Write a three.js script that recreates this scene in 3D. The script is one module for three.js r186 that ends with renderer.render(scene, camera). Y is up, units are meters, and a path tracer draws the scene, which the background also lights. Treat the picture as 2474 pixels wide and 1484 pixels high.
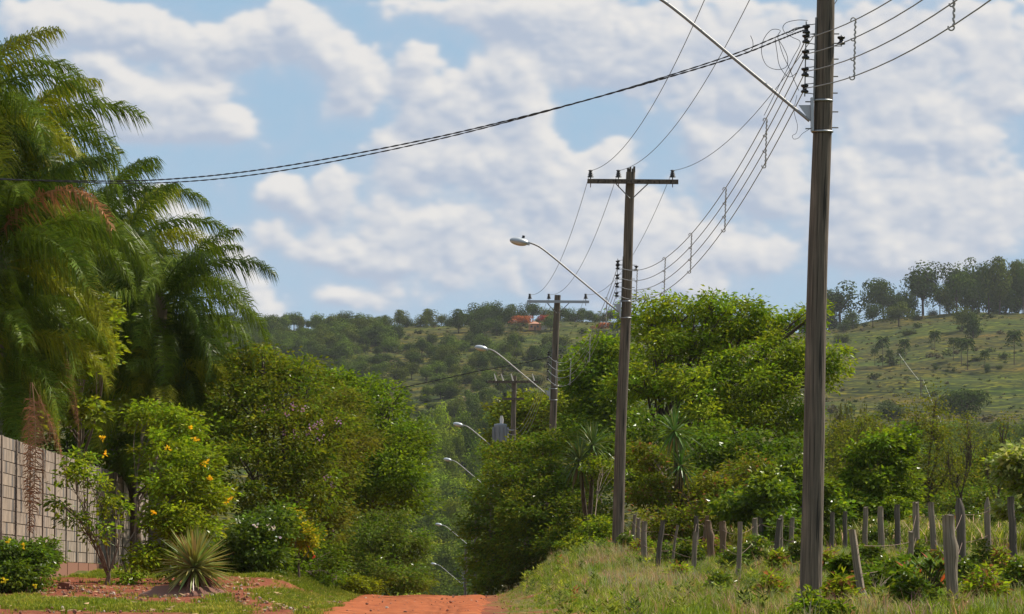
import * as THREE from 'three';
import { mergeGeometries } from 'three/addons/utils/BufferGeometryUtils.js';
import { ImprovedNoise } from 'three/addons/math/ImprovedNoise.js';

// ---------- camera, sky, sun, exposure ----------
const scene = new THREE.Scene();
const renderer = new THREE.WebGLRenderer({ antialias: true });
renderer.toneMapping = THREE.LinearToneMapping;
renderer.toneMappingExposure = 1.4;
renderer.shadowMap.enabled = true;
const F = 7341, CX = 1236.5, CY = 742, HOR = 1174;          // measured on the photograph at 2473 x 1484
const PITCH = Math.atan((HOR - CY) / F), EYE = 1.6;
const camera = new THREE.PerspectiveCamera(2 * Math.atan(CY / F) * 180 / Math.PI, 2473 / 1484, 0.5, 6000);
camera.position.set(0, EYE, 0);
camera.rotation.x = PITCH;
camera.updateMatrixWorld();

const V = (x, y, z) => new THREE.Vector3(x, y, z);
const clamp = (x, a = 0, b = 1) => Math.min(b, Math.max(a, x));
const lerp = (a, b, t) => a + (b - a) * t;
const sstep = (a, b, x) => { const t = clamp((x - a) / (b - a)); return t * t * (3 - 2 * t); };
function rng(seed) { let a = seed >>> 0; return () => { a = (a + 0x6D2B79F5) | 0; let t = Math.imul(a ^ (a >>> 15), 1 | a); t = (t + Math.imul(t ^ (t >>> 7), 61 | t)) ^ t; return ((t ^ (t >>> 14)) >>> 0) / 4294967296; }; }
const perlin = new ImprovedNoise();
const n3 = (x, y, z = 0) => perlin.noise(x + 31.7, y + 17.3, z + 7.9);
function fbm(x, y, z, oct) { let s = 0, a = 0.5, f = 1; for (let i = 0; i < oct; i++) { s += a * n3(x * f, y * f, z * f); a *= 0.5; f *= 2.03; } return s; }
const lin = (c) => (c /= 255) <= 0.04045 ? c / 12.92 : ((c + 0.055) / 1.055) ** 2.4;
const LIN = (r, g, b) => [lin(r) / 1.4, lin(g) / 1.4, lin(b) / 1.4];
const SP = Math.sin(PITCH), CP = Math.cos(PITCH);
// a point at ground distance d that was measured at (px, py) on the photograph
function at(px, py, d) { const y = CY - py, dy = SP * F + CP * y, dz = -CP * F + SP * y, k = -d / dz; return V((px - CX) * k, EYE + dy * k, -d); }
const ppm = (d) => F / d;

const SUN = V(0.56, 0.80, -0.34).normalize();
const sun = new THREE.DirectionalLight(new THREE.Color(1.0, 0.93, 0.80), 5.0);
sun.position.copy(SUN).multiplyScalar(400);
sun.target.position.set(0, 0, -80);
sun.position.add(sun.target.position);
sun.castShadow = true;
sun.shadow.mapSize.set(4096, 4096);
Object.assign(sun.shadow.camera, { left: -90, right: 90, top: 90, bottom: -90, near: 1, far: 900 });
scene.add(sun, sun.target);

// ---------- the sky: air and cumulus, computed ----------
const CLOUDS = [  // x, y, half width, half height, weight
  [60, 40, 90, 45, 0.8], [150, 62, 110, 42, 1], [250, 50, 110, 42, 1], [350, 75, 100, 42, 1], [470, 105, 110, 42, 1], [590, 110, 90, 42, 1], [650, 80, 60, 45, 1], [705, 55, 45, 35, 1], [740, 105, 70, 50, 1], [815, 150, 75, 55, 1], [885, 190, 50, 55, 1], [830, 250, 55, 40, .9],
  [250, 170, 38, 36, 1], [285, 220, 70, 40, 1], [215, 265, 60, 50, .8], [370, 245, 80, 40, 1], [450, 235, 70, 48, 1], [520, 250, 55, 60, 1], [550, 310, 50, 35, 1], [430, 310, 120, 32, 1], [310, 300, 110, 32, 1],
  [365, 500, 50, 34, 1], [440, 565, 60, 40, 1], [545, 625, 55, 50, 1], [590, 710, 60, 60, 1], [640, 755, 45, 30, 1], [300, 560, 120, 90, .8],
  [1005, 140, 45, 42, 1], [990, 235, 55, 70, 1], [1095, 222, 75, 42, 1], [1160, 170, 40, 30, .8], [1225, 170, 55, 45, 1], [1180, 280, 110, 60, 1], [1050, 300, 80, 40, .7],
  [937, 355, 50, 32, 1], [965, 420, 70, 50, 1], [1060, 390, 70, 45, 1], [1150, 400, 100, 60, 1],
  [677, 460, 55, 36, 1], [640, 470, 35, 25, .8], [807, 450, 50, 42, 1], [740, 510, 90, 36, 1], [650, 560, 40, 25, .6], [1080, 530, 110, 36, 1], [920, 520, 90, 50, .6],
  [760, 600, 60, 24, .9], [920, 640, 70, 22, .9], [840, 620, 70, 25, .7], [1010, 590, 150, 40, .6], [800, 705, 50, 25, .8], [900, 725, 120, 35, .6], [1090, 680, 120, 50, .6], [640, 600, 30, 30, .4],
  [960, 20, 60, 30, .5], [1060, 25, 80, 30, .6], [1180, 40, 90, 50, .8],
  [1300, 50, 110, 70, 1], [1420, 60, 150, 75, 1], [1560, 140, 110, 70, 1], [1400, 170, 110, 45, .9], [1290, 30, 80, 40, 1],
  [1240, 190, 45, 55, 1], [1275, 255, 45, 55, 1], [1300, 325, 55, 55, 1], [1250, 400, 80, 50, 1], [1490, 370, 50, 36, 1], [1440, 420, 70, 34, 1],
  [1340, 480, 140, 60, 1], [1500, 540, 150, 80, 1], [1610, 610, 110, 75, 1], [1400, 640, 120, 70, .9], [1660, 690, 80, 45, .9], [1530, 680, 120, 40, .8],
  [1650, 90, 120, 70, .9], [1800, 120, 120, 90, .9], [1840, 235, 90, 55, .8], [1700, 225, 70, 40, .7],
  [1690, 330, 55, 38, 1], [1735, 400, 80, 55, 1], [1800, 445, 80, 60, 1], [1860, 370, 55, 60, 1], [1880, 450, 70, 50, .9], [1820, 625, 80, 40, .9], [1740, 600, 60, 34, .8],
  [2030, 430, 45, 45, 1], [2075, 500, 55, 55, 1], [2040, 570, 90, 60, 1], [2130, 620, 100, 45, .8], [2260, 490, 90, 60, .5],
  [1000, 610, 420, 60, .5], [1500, 660, 300, 80, .4], [2150, 520, 320, 120, .5], [2150, 230, 340, 120, .45], [1900, 280, 160, 120, .45], [1600, 250, 90, 60, .35], [2300, 430, 200, 90, .4], [420, 160, 260, 60, .3], [130, 180, 120, 90, .45],
  [2260, 285, 90, 46, 1], [2220, 335, 70, 26, .9], [2340, 340, 70, 36, .9], [2140, 330, 90, 60, .5], [2170, 90, 180, 80, .8], [2400, 90, 140, 90, .8], [2100, 200, 120, 50, .7], [2420, 230, 80, 60, .6], [2430, 500, 90, 70, .7], [2330, 580, 120, 50, .7], [2020, 130, 120, 80, .8], [2250, 640, 120, 35, .6],
];
function puff(x, y, z, oct) { let s = 0, a = .5; for (let i = 0; i < oct; i++) { s += a * Math.abs(n3(x, y, z + i * 3)); a *= .52; x = x * 2.05 + 5.2; y = y * 2.05 + 1.3; } return s; }
function cover(px, py) {
  const wx = px + 50 * fbm(px / 150, py / 120, 3.1, 3), wy = py + 40 * fbm(px / 140, py / 110, 9.4, 3);
  let s = 0;
  for (const [x, y, a, b, w] of CLOUDS) { const u = (wx - x) / a, v = (wy - y) / (b * 1.18), q = u * u + v * v; if (q < 7) s += w * Math.exp(-q * 1.1); }
  s = s / (1 + 0.35 * s);
  return s + 0.22 * fbm(px / 160, py / 120, 5.5, 3) + 0.62 * (puff(px / 60, py / 58, 2.5, 5) - .27);
}
function openCover(X, Z, el) {           // the same cumulus beyond the frame, on a flat layer
  return 0.34 + 1.25 * fbm(X * 1.5, Z * 1.5, 2.2, 5);
}
const AIR_TOP = LIN(158, 191, 218), AIR_LOW = LIN(188, 207, 223), LIT = LIN(233, 231, 229), SHADE = LIN(180, 192, 211);
function skyColour(c, up, el, out, k, tex = 0) {
  const a = sstep(0.21, lerp(.60, .36, clamp((c - up) * 4)), c), lift = clamp(0.45 + 1.05 * (c - up) + 0.12 * (0.8 - c) + tex), t = clamp(el / 0.17);
  const thin = sstep(-0.1, 0.3, c) * 0.35;
  for (let i = 0; i < 3; i++) {
    const air = lerp(lerp(AIR_LOW[i], AIR_TOP[i], Math.sqrt(t)), SHADE[i] * 1.05, thin), cloud = lerp(SHADE[i], LIT[i], lift);
    out[k + i] = lerp(air, cloud, a);
  }
  out[k + 3] = 1;
}
{
  const w = 4096, h = 4096, data = new Float32Array(w * h * 4), CW = 1024, CH = 512;
  const coarse = new Float32Array(CW * CH * 4);
  for (let j = CH / 2 - 1; j < CH; j++) for (let i = 0; i < CW; i++) {
    const el = Math.max(0.004, ((j + .5) / CH - .5) * Math.PI), az = ((i + .5) / CW - .5) * 2 * Math.PI, y = Math.sin(el) + 0.07, r = Math.cos(el) / y;
    const X = r * Math.cos(az), Z = r * Math.sin(az), s = 0.35;
    const c = openCover(X * s, Z * s, el), up = openCover(X * s * .94, Z * s * .94, el);
    skyColour(c, up, el, coarse, (j * CW + i) * 4);
  }
  for (let j = h / 2 - 8; j < h; j++) for (let i = 0; i < w; i++) {
    const k = (j * w + i) * 4, x = (i + .5) / w * CW - .5, y = Math.min((j + .5) / h * CH - .5, CH - 1.001), x0 = Math.floor(x), y0 = Math.floor(y), fx = x - x0, fy = y - y0;
    const xa = (x0 + CW) % CW, xb = (x0 + 1) % CW;
    for (let c = 0; c < 4; c++) data[k + c] = lerp(lerp(coarse[(y0 * CW + xa) * 4 + c], coarse[(y0 * CW + xb) * 4 + c], fx), lerp(coarse[((y0 + 1) * CW + xa) * 4 + c], coarse[((y0 + 1) * CW + xb) * 4 + c], fx), fy);
    const el = ((j + .5) / h - .5) * Math.PI, az = ((i + .5) / w - .5) * 2 * Math.PI;
    if (el < 0.26 && Math.abs(az + Math.PI / 2) < 0.28) {
      const ce = Math.cos(el), dx = ce * Math.cos(az), dy = Math.sin(el), dz = ce * Math.sin(az), f = dy * SP - dz * CP, u = dy * CP + dz * SP;
      const px = CX + F * dx / f, py = CY - F * u / f;
      const m = sstep(-260, -20, px) * sstep(2733, 2493, px) * sstep(-260, -20, py);
      if (m > 0) {
        const t = [0, 0, 0, 0], c = cover(px, py), up = cover(px + 14, py - 26);
        skyColour(c, up, Math.max(el, 0), t, 0, 1.5 * (c - cover(px + 6, py - 10)) + .3 * fbm(px / 110, py / 100, 4.4, 4));
        for (let q = 0; q < 3; q++) data[k + q] = lerp(data[k + q], t[q], m);
      }
    }
  }
  for (let j = 0; j < h / 2 - 8; j++) for (let i = 0; i < w; i++) { const k = (j * w + i) * 4; data[k] = .18; data[k + 1] = .16; data[k + 2] = .13; data[k + 3] = 1; }
  const sky = new THREE.DataTexture(data, w, h, THREE.RGBAFormat, THREE.FloatType);
  sky.mapping = THREE.EquirectangularReflectionMapping;
  sky.magFilter = sky.minFilter = THREE.LinearFilter;
  sky.needsUpdate = true;
  scene.background = sky;
  scene.environment = sky;
}
scene.fog = new THREE.FogExp2(new THREE.Color(0.94, 0.97, 1.0), 0.00006);

// ---------- helpers ----------
const used = new Map();
function numbered(name) { const n = used.get(name) ?? 0; used.set(name, n + 1); return n ? name + '_' + String(n).padStart(3, '0') : name; }
function tag(o, label, category, group, kind) { o.userData = { label, category }; if (group) o.userData.group = group; if (kind) o.userData.kind = kind; return o; }
function thing(name, label, category, pos, group) { const o = new THREE.Group(); o.name = numbered(name); if (pos) o.position.copy(pos); scene.add(o); return tag(o, label, category, group); }
function mesh(name, geo, mat, parent) { const m = new THREE.Mesh(geo, mat); m.name = parent && parent !== scene ? name : numbered(name); m.castShadow = m.receiveShadow = true; (parent ?? scene).add(m); return m; }
function structure(name, geo, mat) { const m = mesh(name, geo, mat, scene); m.userData.kind = 'structure'; return m; }
const std = (r, g, b, rough = 0.85, more = {}) => new THREE.MeshStandardMaterial({ color: new THREE.Color().setRGB(r, g, b), roughness: rough, side: THREE.DoubleSide, ...more });
function leafMat(r, g, b, more = {}) { return new THREE.MeshPhysicalMaterial({ color: new THREE.Color().setRGB(r, g, b), roughness: 1, specularIntensity: .1, transmission: 0.45, thickness: 0, clearcoat: 0.10, clearcoatRoughness: 0.22, vertexColors: true, side: THREE.DoubleSide, ...more }); }
function texture(w, h, fn, srgb = true) {
  const d = new Uint8Array(w * h * 4);
  for (let j = 0; j < h; j++) for (let i = 0; i < w; i++) { const c = fn(i / w, j / h, i, j), k = (j * w + i) * 4; d[k] = clamp(c[0], 0, 255); d[k + 1] = clamp(c[1], 0, 255); d[k + 2] = clamp(c[2], 0, 255); d[k + 3] = 255; }
  const t = new THREE.DataTexture(d, w, h, THREE.RGBAFormat);
  t.wrapS = t.wrapT = THREE.RepeatWrapping; t.magFilter = THREE.LinearFilter; t.minFilter = THREE.LinearMipmapLinearFilter; t.generateMipmaps = true;
  if (srgb) t.colorSpace = THREE.SRGBColorSpace;
  t.needsUpdate = true; return t;
}
// gradient noise that repeats after a whole number of cells
const GX = new Float32Array(256), GY = new Float32Array(256), HASH = new Uint8Array(512); { const q = rng(99); for (let i = 0; i < 256; i++) { const a = q() * 6.2832; GX[i] = Math.cos(a); GY[i] = Math.sin(a); HASH[i] = i; } for (let i = 255; i > 0; i--) { const k = Math.floor(q() * (i + 1)), t = HASH[i]; HASH[i] = HASH[k]; HASH[k] = t; } for (let i = 0; i < 256; i++) HASH[256 + i] = HASH[i]; }
function g2(x, y, px, py, s) {
  const xi = Math.floor(x), yi = Math.floor(y), fx = x - xi, fy = y - yi, x0 = ((xi % px) + px) % px, y0 = ((yi % py) + py) % py, x1 = (x0 + 1) % px, y1 = (y0 + 1) % py;
  const h = (a, b) => HASH[(HASH[(a + s) & 255] + b) & 255], u = fx * fx * fx * (fx * (fx * 6 - 15) + 10), v = fy * fy * fy * (fy * (fy * 6 - 15) + 10);
  const a = h(x0, y0), b = h(x1, y0), c = h(x0, y1), d = h(x1, y1);
  const A = GX[a] * fx + GY[a] * fy, B = GX[b] * (fx - 1) + GY[b] * fy, C = GX[c] * fx + GY[c] * (fy - 1), D = GX[d] * (fx - 1) + GY[d] * (fy - 1);
  return 1.35 * (A + (B - A) * u + (C - A + (A - B - C + D) * u) * v);
}
function pf(u, v, pu, pv, seed, oct) { let s = 0, a = .5; for (let i = 0; i < oct; i++) { s += a * g2(u * pu, v * pv, pu, pv, seed * 13 + i * 57); a *= .5; pu *= 2; pv *= 2; } return s; }
const free = (x, y, seed, oct) => { let s = 0, a = .5; for (let i = 0; i < oct; i++) { s += a * g2(x, y, 65536, 65536, seed * 13 + i * 57); a *= .5; x *= 2.03; y *= 2.03; } return s; };

class Soup {                                   // triangles with vertex colours
  constructor() { this.p = []; this.c = []; this.uv = []; }
  tri(a, b, c, col) { this.p.push(a.x, a.y, a.z, b.x, b.y, b.z, c.x, c.y, c.z); for (let i = 0; i < 3; i++) this.c.push(col[0], col[1], col[2]); }
  geo(origin) {
    const g = new THREE.BufferGeometry(), p = new Float32Array(this.p);
    if (origin) for (let i = 0; i < p.length; i += 3) { p[i] -= origin.x; p[i + 1] -= origin.y; p[i + 2] -= origin.z; }
    g.setAttribute('position', new THREE.BufferAttribute(p, 3));
    g.setAttribute('color', new THREE.BufferAttribute(new Float32Array(this.c), 3));
    g.computeVertexNormals();
    return g;
  }
}
const T1 = V(0, 0, 0), T2 = V(0, 0, 0), T3 = V(0, 0, 0), T4 = V(0, 0, 0), T5 = V(0, 0, 0);
function leaf(soup, c, dir, side, len, wid, col) {     // one folded leaf: base, two shoulders, tip
  const nx = dir.y * side.z - dir.z * side.y, ny = dir.z * side.x - dir.x * side.z, nz = dir.x * side.y - dir.y * side.x;
  T1.copy(c); T2.copy(c).addScaledVector(dir, len);
  T3.copy(c).addScaledVector(dir, len * .45).addScaledVector(side, wid); T4.copy(c).addScaledVector(dir, len * .45).addScaledVector(side, -wid);
  const k = wid * .35; T3.x += nx * k; T3.y += ny * k; T3.z += nz * k; T4.x += nx * k; T4.y += ny * k; T4.z += nz * k;
  soup.tri(T1, T3, T2, col); soup.tri(T1, T2, T4, col);
}
// a tapered tube through points with a radius at each; uv in metres
function tube(pts, radii, sides = 6, cap = true) {
  const pos = [], nor = [], uv = [], idx = []; let len = 0;
  let ref = V(0, 0, 1);
  for (let i = 0; i < pts.length; i++) {
    const t = pts[Math.min(i + 1, pts.length - 1)].clone().sub(pts[Math.max(i - 1, 0)]).normalize();
    if (i === 0) ref = Math.abs(t.z) > .9 ? V(1, 0, 0) : V(0, 0, 1);
    const a = ref.clone().addScaledVector(t, -ref.dot(t)).normalize(), b = t.clone().cross(a); ref = a;
    if (i) len += pts[i].distanceTo(pts[i - 1]);
    for (let s = 0; s <= sides; s++) { const th = s / sides * 2 * Math.PI, n = a.clone().multiplyScalar(Math.cos(th)).addScaledVector(b, Math.sin(th)); const p = pts[i].clone().addScaledVector(n, radii[i] ?? radii); pos.push(p.x, p.y, p.z); nor.push(n.x, n.y, n.z); uv.push(s / sides * .8, len); }
  }
  const R = sides + 1;
  for (let i = 0; i < pts.length - 1; i++) for (let s = 0; s < sides; s++) { const q = i * R + s; idx.push(q, q + 1, q + R, q + 1, q + R + 1, q + R); }
  if (cap) for (const [i, flip] of [[0, 1], [pts.length - 1, 0]]) {
    const c = pos.length / 3, t = pts[i === 0 ? 1 : i].clone().sub(pts[i === 0 ? 0 : i - 1]).normalize().multiplyScalar(flip ? -1 : 1);
    pos.push(pts[i].x, pts[i].y, pts[i].z); nor.push(t.x, t.y, t.z); uv.push(.1, 0);
    for (let s = 0; s <= sides; s++) { const k = (i * R + s) * 3; pos.push(pos[k], pos[k + 1], pos[k + 2]); nor.push(t.x, t.y, t.z); uv.push(.1 * s / sides, .02); }
    for (let s = 0; s < sides; s++) flip ? idx.push(c, c + s + 2, c + s + 1) : idx.push(c, c + s + 1, c + s + 2);
  }
  const g = new THREE.BufferGeometry();
  g.setAttribute('position', new THREE.Float32BufferAttribute(pos, 3)); g.setAttribute('normal', new THREE.Float32BufferAttribute(nor, 3)); g.setAttribute('uv', new THREE.Float32BufferAttribute(uv, 2)); g.setIndex(idx);
  return g;
}
const moved = (g, o) => g.translate(-o.x, -o.y, -o.z);
function box(w, h, d, x = 0, y = 0, z = 0, rz = 0, ry = 0) { const g = new THREE.BoxGeometry(w, h, d); if (rz) g.rotateZ(rz); if (ry) g.rotateY(ry); return g.translate(x, y, z); }
const curve = (pts, n) => new THREE.CatmullRomCurve3(pts, false, 'centripetal').getPoints(n);
function table(pairs) {                          // smooth curve through (x, y) pairs
  return (x) => {
    const n = pairs.length; if (x <= pairs[0][0]) return pairs[0][1]; if (x >= pairs[n - 1][0]) return pairs[n - 1][1];
    let i = 0; while (x > pairs[i + 1][0]) i++;
    const s = (k) => k <= 0 || k >= n - 1 ? (pairs[Math.min(k + 1, n - 1)][1] - pairs[Math.max(k - 1, 0)][1]) / (pairs[Math.min(k + 1, n - 1)][0] - pairs[Math.max(k - 1, 0)][0]) : (pairs[k + 1][1] - pairs[k - 1][1]) / (pairs[k + 1][0] - pairs[k - 1][0]);
    const h = pairs[i + 1][0] - pairs[i][0], t = (x - pairs[i][0]) / h, a = pairs[i][1], b = pairs[i + 1][1], t2 = t * t, t3 = t2 * t;
    return (2 * t3 - 3 * t2 + 1) * a + (t3 - 2 * t2 + t) * h * s(i) + (3 * t2 - 2 * t3) * b + (t3 - t2) * h * s(i + 1);
  };
}
// ---------- the ground: verge, road bed, bank, valley and hills in one sheet ----------
const roadMid = (d) => -1.54 - 0.02 * (d - 42) - (d > 95 ? 0.017 * (d - 95) : 0), roadHalf = (d) => lerp(1.35, 1.85, clamp((d - 42) / 38));
const poleX = (d) => 3.7 - 0.0368 * (d - 38);
const roadY = table([[0, 0], [30, -.08], [42, -.19], [60, -.68], [80, -1.32], [105, -2.75], [139, -5.2], [173, -8], [207, -11.4], [241, -14.8], [300, -18], [345, -19]]);
const leftY = table([[0, -.2], [42, -.28], [60, -.3], [78, -.55], [92, -1.5], [105, -2.6], [139, -5], [173, -7.8], [207, -11.2], [241, -14.6], [300, -18], [345, -19]]);
const bankY = table([[0, .05], [38, 0], [46, -.16], [60, -.12], [72, 0], [105, -.85], [139, -2.7], [173, -4.5], [207, -8.2], [241, -12], [300, -17], [345, -19]]);
const fieldY = table([[0, .1], [50, 0], [72, -.12], [120, -.35], [140, -1.4], [165, -4], [200, -8], [241, -12], [300, -17], [345, -19]]);
const slopeY = table([[345, -19], [380, -17.5], [470, -5], [560, 4.5], [610, 6], [680, 16], [760, 26]]);
const RIDGE = table([[300, 800], [600, 800], [800, 797], [1000, 790], [1120, 786], [1250, 779], [1400, 778], [1500, 782], [1700, 795], [1950, 803], [2050, 788], [2150, 768], [2300, 758], [2480, 757], [2900, 770], [3600, 800]]);
const ridgeY = (x) => EYE + (HOR - RIDGE(x / 1150 * F + CX)) / F * 1150;
function groundY(x, d) {
  let y;
  if (d < 345) {
    const m = roadMid(d), hw = roadHalf(d), r = roadY(d), e = x - m;
    const right = lerp(bankY(d), fieldY(d), sstep(poleX(d) + 1, poleX(d) + 9, x));
    y = e < 0 ? lerp(r, leftY(d), sstep(hw, hw + 1.6, -e)) : lerp(r, right, sstep(hw, hw + 2.3, e));
    const off = Math.abs(e) > hw ? 1 : .35;
    y += (d < 150 ? 1 : 2) * off * (.07 * n3(x * .5, d * .5) + .03 * n3(x * 1.9, d * 1.9, 4));
    if (d > 200) y += .8 * n3(x / 20, d / 20, 2);
  } else {
    y = slopeY(Math.min(d, 680));
    if (d > 600) { const t = (d - 600) / 550, R = ridgeY(x); const base = 6; y = d < 1150 ? lerp(base, R, Math.pow(sstep(-.12, 1.25, t) / sstep(-.12, 1.25, 1), .92)) - (1 - t) * sstep(-.12, 1.25, 0) * 0 : R - (d - 1150) * .12; }
    const k = sstep(345, 420, d) * sstep(1160, 1000, d);
    y += k * (3.6 * n3(x / 70, d / 70, 1) + 1.6 * n3(x / 22, d / 26, 5) + .6 * n3(x / 9, d / 11, 6)) + .8 * n3(x / 20, d / 20, 2);
  }
  return y;
}
function hit(px, py, d0, d1) { for (let d = d0; d < d1; d += 2) { const p = at(px, py, d); if (p.y < groundY(p.x, d)) return p.setY(groundY(p.x, d)); } const p = at(px, py, d1); return p.setY(groundY(p.x, d1)); }
const onGround = (x, d) => V(x, groundY(x, d), -d);

// bare red earth: 1 where soil shows, 0 where turf covers it
function soil(x, d) {
  const w = .55 * free(x * .9, d * .5, 1, 4) + .3 * 2 * free(x * 4, d * 3, 2, 1);
  const m = roadMid(d), hw = roadHalf(d);
  let s = sstep(.35, -.25, Math.abs(x - m) - hw + w * 1.6);
  if (x < m && d < 75) {
    const bed = Math.min(x + 9.6, -4.75 - x + (d - 50) * .05, (d - lerp(51.6, 48.2, clamp((x + 8.2) / 3))) * .8, (64 - d) * .8);
    s = Math.max(s, sstep(-.2, .25, bed + w * .8));
    const t = clamp((53 - d) / 8), sx = lerp(-4.9, -3.4, t), strip = .42 - Math.abs(x - sx);
    s = Math.max(s, d < 54 ? sstep(-.2, .2, strip + w * .7) : 0);
    s = Math.max(s, sstep(-.3, .3, 46.1 - d + (x > -5.4 ? (-5.4 - x) * 2 : 0) + w));
  }
  if (x > m) s = Math.max(s, .75 * sstep(.30, .48, free(x * .8, d * .6, 6, 4) + .3 * sstep(2, .6, x - m - hw)));
  return s;
}
{
  const rows = [], cols = [];
  for (let d = 0; d < 36; d += 2) rows.push(d);
  for (let d = 36; d < 132; d += .6) rows.push(d);
  for (let d = 132; d < 345; d += 3) rows.push(d);
  for (let d = 345; d < 1200; d += 6) rows.push(d);
  for (let d = 1200; d <= 3000; d += 150) rows.push(d);
  for (let x = 16; x <= 1500; x += Math.max(2, Math.min(5, x * .05)) * (x > 230 ? 20 : 1)) cols.push(x);
  const near = []; for (let x = -15.6; x < 15.9; x += .4) near.push(x);
  const xs = [...cols.map((x) => -x).reverse(), ...near, ...cols];
  const pos = [], uv = [], col = [], A = [], B = [];
  for (const d of rows) for (const x of xs) {
    const y = groundY(x, d); pos.push(x, y, -d); uv.push((x + 16) / 32, (d - 36) / 96);
    const g = clamp(.5 + 2.6 * fbm(x / 70, d / 60, 3, 3)), b = clamp(.4 + 1.6 * fbm(x / 40, d / 25, 9, 4));
    const green = [.80, 1.18, .4], brown = [1.05, .82, .75];
    const t = clamp(.65 * g + .35 * b); col.push(...[0, 1, 2].map((i) => lerp(green[i], brown[i], t)));
  }
  const C = xs.length;
  for (let j = 0; j < rows.length - 1; j++) for (let i = 0; i < C - 1; i++) {
    const q = j * C + i, list = rows[j] >= 36 - .01 && rows[j + 1] <= 132.5 && xs[i] >= -16.01 && xs[i + 1] <= 16.01 ? A : B;
    list.push(q, q + 1, q + C, q + 1, q + C + 1, q + C);
  }
  const g = new THREE.BufferGeometry();
  g.setAttribute('position', new THREE.Float32BufferAttribute(pos, 3)); g.setAttribute('uv', new THREE.Float32BufferAttribute(uv, 2)); g.setAttribute('color', new THREE.Float32BufferAttribute(col, 3));
  g.setIndex([...A, ...B].length ? A.concat(B) : []);
  g.addGroup(0, A.length, 0); g.addGroup(A.length, B.length, 1);
  g.computeVertexNormals();
  const near_map = texture(1400, 2048, (u, v) => {
    const x = u * 32 - 16, d = v * 96 + 36, s = soil(x, d), f = free(x * 6, d * 5, 3, 3), c = free(x * .7, d * .4, 8, 3), r = 2 * free(x * 22, d * 14, 4, 1);
    const red = [124 + 26 * c + 26 * f + 14 * r, 70 + 20 * c + 20 * f + 12 * r, 50 + 14 * c + 14 * f + 8 * r], turf = [98 + 40 * f + 40 * c, 92 + 34 * f + 16 * c, 42 + 16 * f];
    const litter = sstep(.30, .42, 2 * free(x * 9, d * 6, 12, 1)) * .5 * (1 - s * .5);
    return [0, 1, 2].map((i) => lerp(lerp(turf[i], red[i], s), [150, 122, 88][i], litter));
  });
  near_map.wrapS = near_map.wrapT = THREE.ClampToEdgeWrapping;
  const far_map = texture(1024, 1024, (u, v) => {
    const f = pf(u, v, 10, 30, 2, 4), t = 2 * pf(u, v, 14, 90, 5, 1), c = pf(u, v, 4, 6, 7, 3), s = sstep(.16, .34, 2 * pf(u, v, 34, 40, 9, 1));
    return [lerp(68 + 90 * f + 50 * t + 50 * c, 38, s), lerp(66 + 72 * f + 40 * t + 26 * c, 42, s), lerp(20 + 34 * f + 14 * t + 10 * c, 14, s)];
  });
  far_map.repeat.set(32 / 60, 96 / 60);
  const bump = texture(512, 512, (u, v) => { const f = 128 + 150 * pf(u, v, 16, 16, 2, 5); return [f, f, f]; }, false);
  bump.repeat.set(16, 48);
  structure('ground', g, [
    new THREE.MeshPhysicalMaterial({ map: near_map, specularIntensity: .15, color: new THREE.Color().setRGB(.92, .92, .92), bumpMap: bump, bumpScale: .05, roughness: .95, side: THREE.DoubleSide }),
    new THREE.MeshPhysicalMaterial({ map: far_map, specularIntensity: .15, color: new THREE.Color().setRGB(.88, .90, .80), vertexColors: true, roughness: .95, side: THREE.DoubleSide }),
  ]);
  // the road: packed red earth laid on its bed
  const rp = [], ru = [], ri = [], N = 14;
  const rr = []; for (let d = 2; d < 240; d += d < 110 ? .5 : 3) rr.push(d);
  rr.forEach((d, j) => { for (let i = 0; i <= N; i++) {
    const e = (i / N * 2 - 1), edge = Math.abs(e) === 1 ? .25 * n3(d * .8, e * 5) : 0, x = roadMid(d) + e * (roadHalf(d) - .12) + edge, rut = .03 * Math.exp(-(((Math.abs(e) - .45) / .16) ** 2));
    rp.push(x, groundY(x, d) + (Math.abs(e) === 1 ? -.03 : .035 - rut + .015 * n3(x * 2.2, d * 1.1, 3)), -d); ru.push(x / 4, d / 4);
  } if (j) for (let i = 0; i < N; i++) { const q = (j - 1) * (N + 1) + i; ri.push(q, q + 1, q + N + 1, q + 1, q + N + 2, q + N + 1); } });
  const rg = new THREE.BufferGeometry(); rg.setAttribute('position', new THREE.Float32BufferAttribute(rp, 3)); rg.setAttribute('uv', new THREE.Float32BufferAttribute(ru, 2)); rg.setIndex(ri); rg.computeVertexNormals();
  const rm = texture(1024, 1024, (u, v) => { const f = pf(u, v, 16, 16, 1, 4), c = pf(u, v, 4, 4, 4, 3), k = 2 * pf(u, v, 60, 60, 6, 1), dark = sstep(.34, .5, 2 * pf(u, v, 26, 26, 8, 1)); return [lerp(158 + 34 * f + 26 * c + 12 * k, 128, dark), lerp(82 + 28 * f + 20 * c + 10 * k, 72, dark), lerp(50 + 20 * f + 14 * c + 8 * k, 50, dark)]; });
  const rb = texture(512, 512, (u, v) => { const f = 128 + 120 * pf(u, v, 20, 20, 2, 5); return [f, f, f]; }, false);
  structure('road', rg, new THREE.MeshPhysicalMaterial({ map: rm, specularIntensity: .15, color: new THREE.Color().setRGB(.86, 1.0, .98), bumpMap: rb, bumpScale: .06, roughness: .95, side: THREE.DoubleSide }));
}
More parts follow.
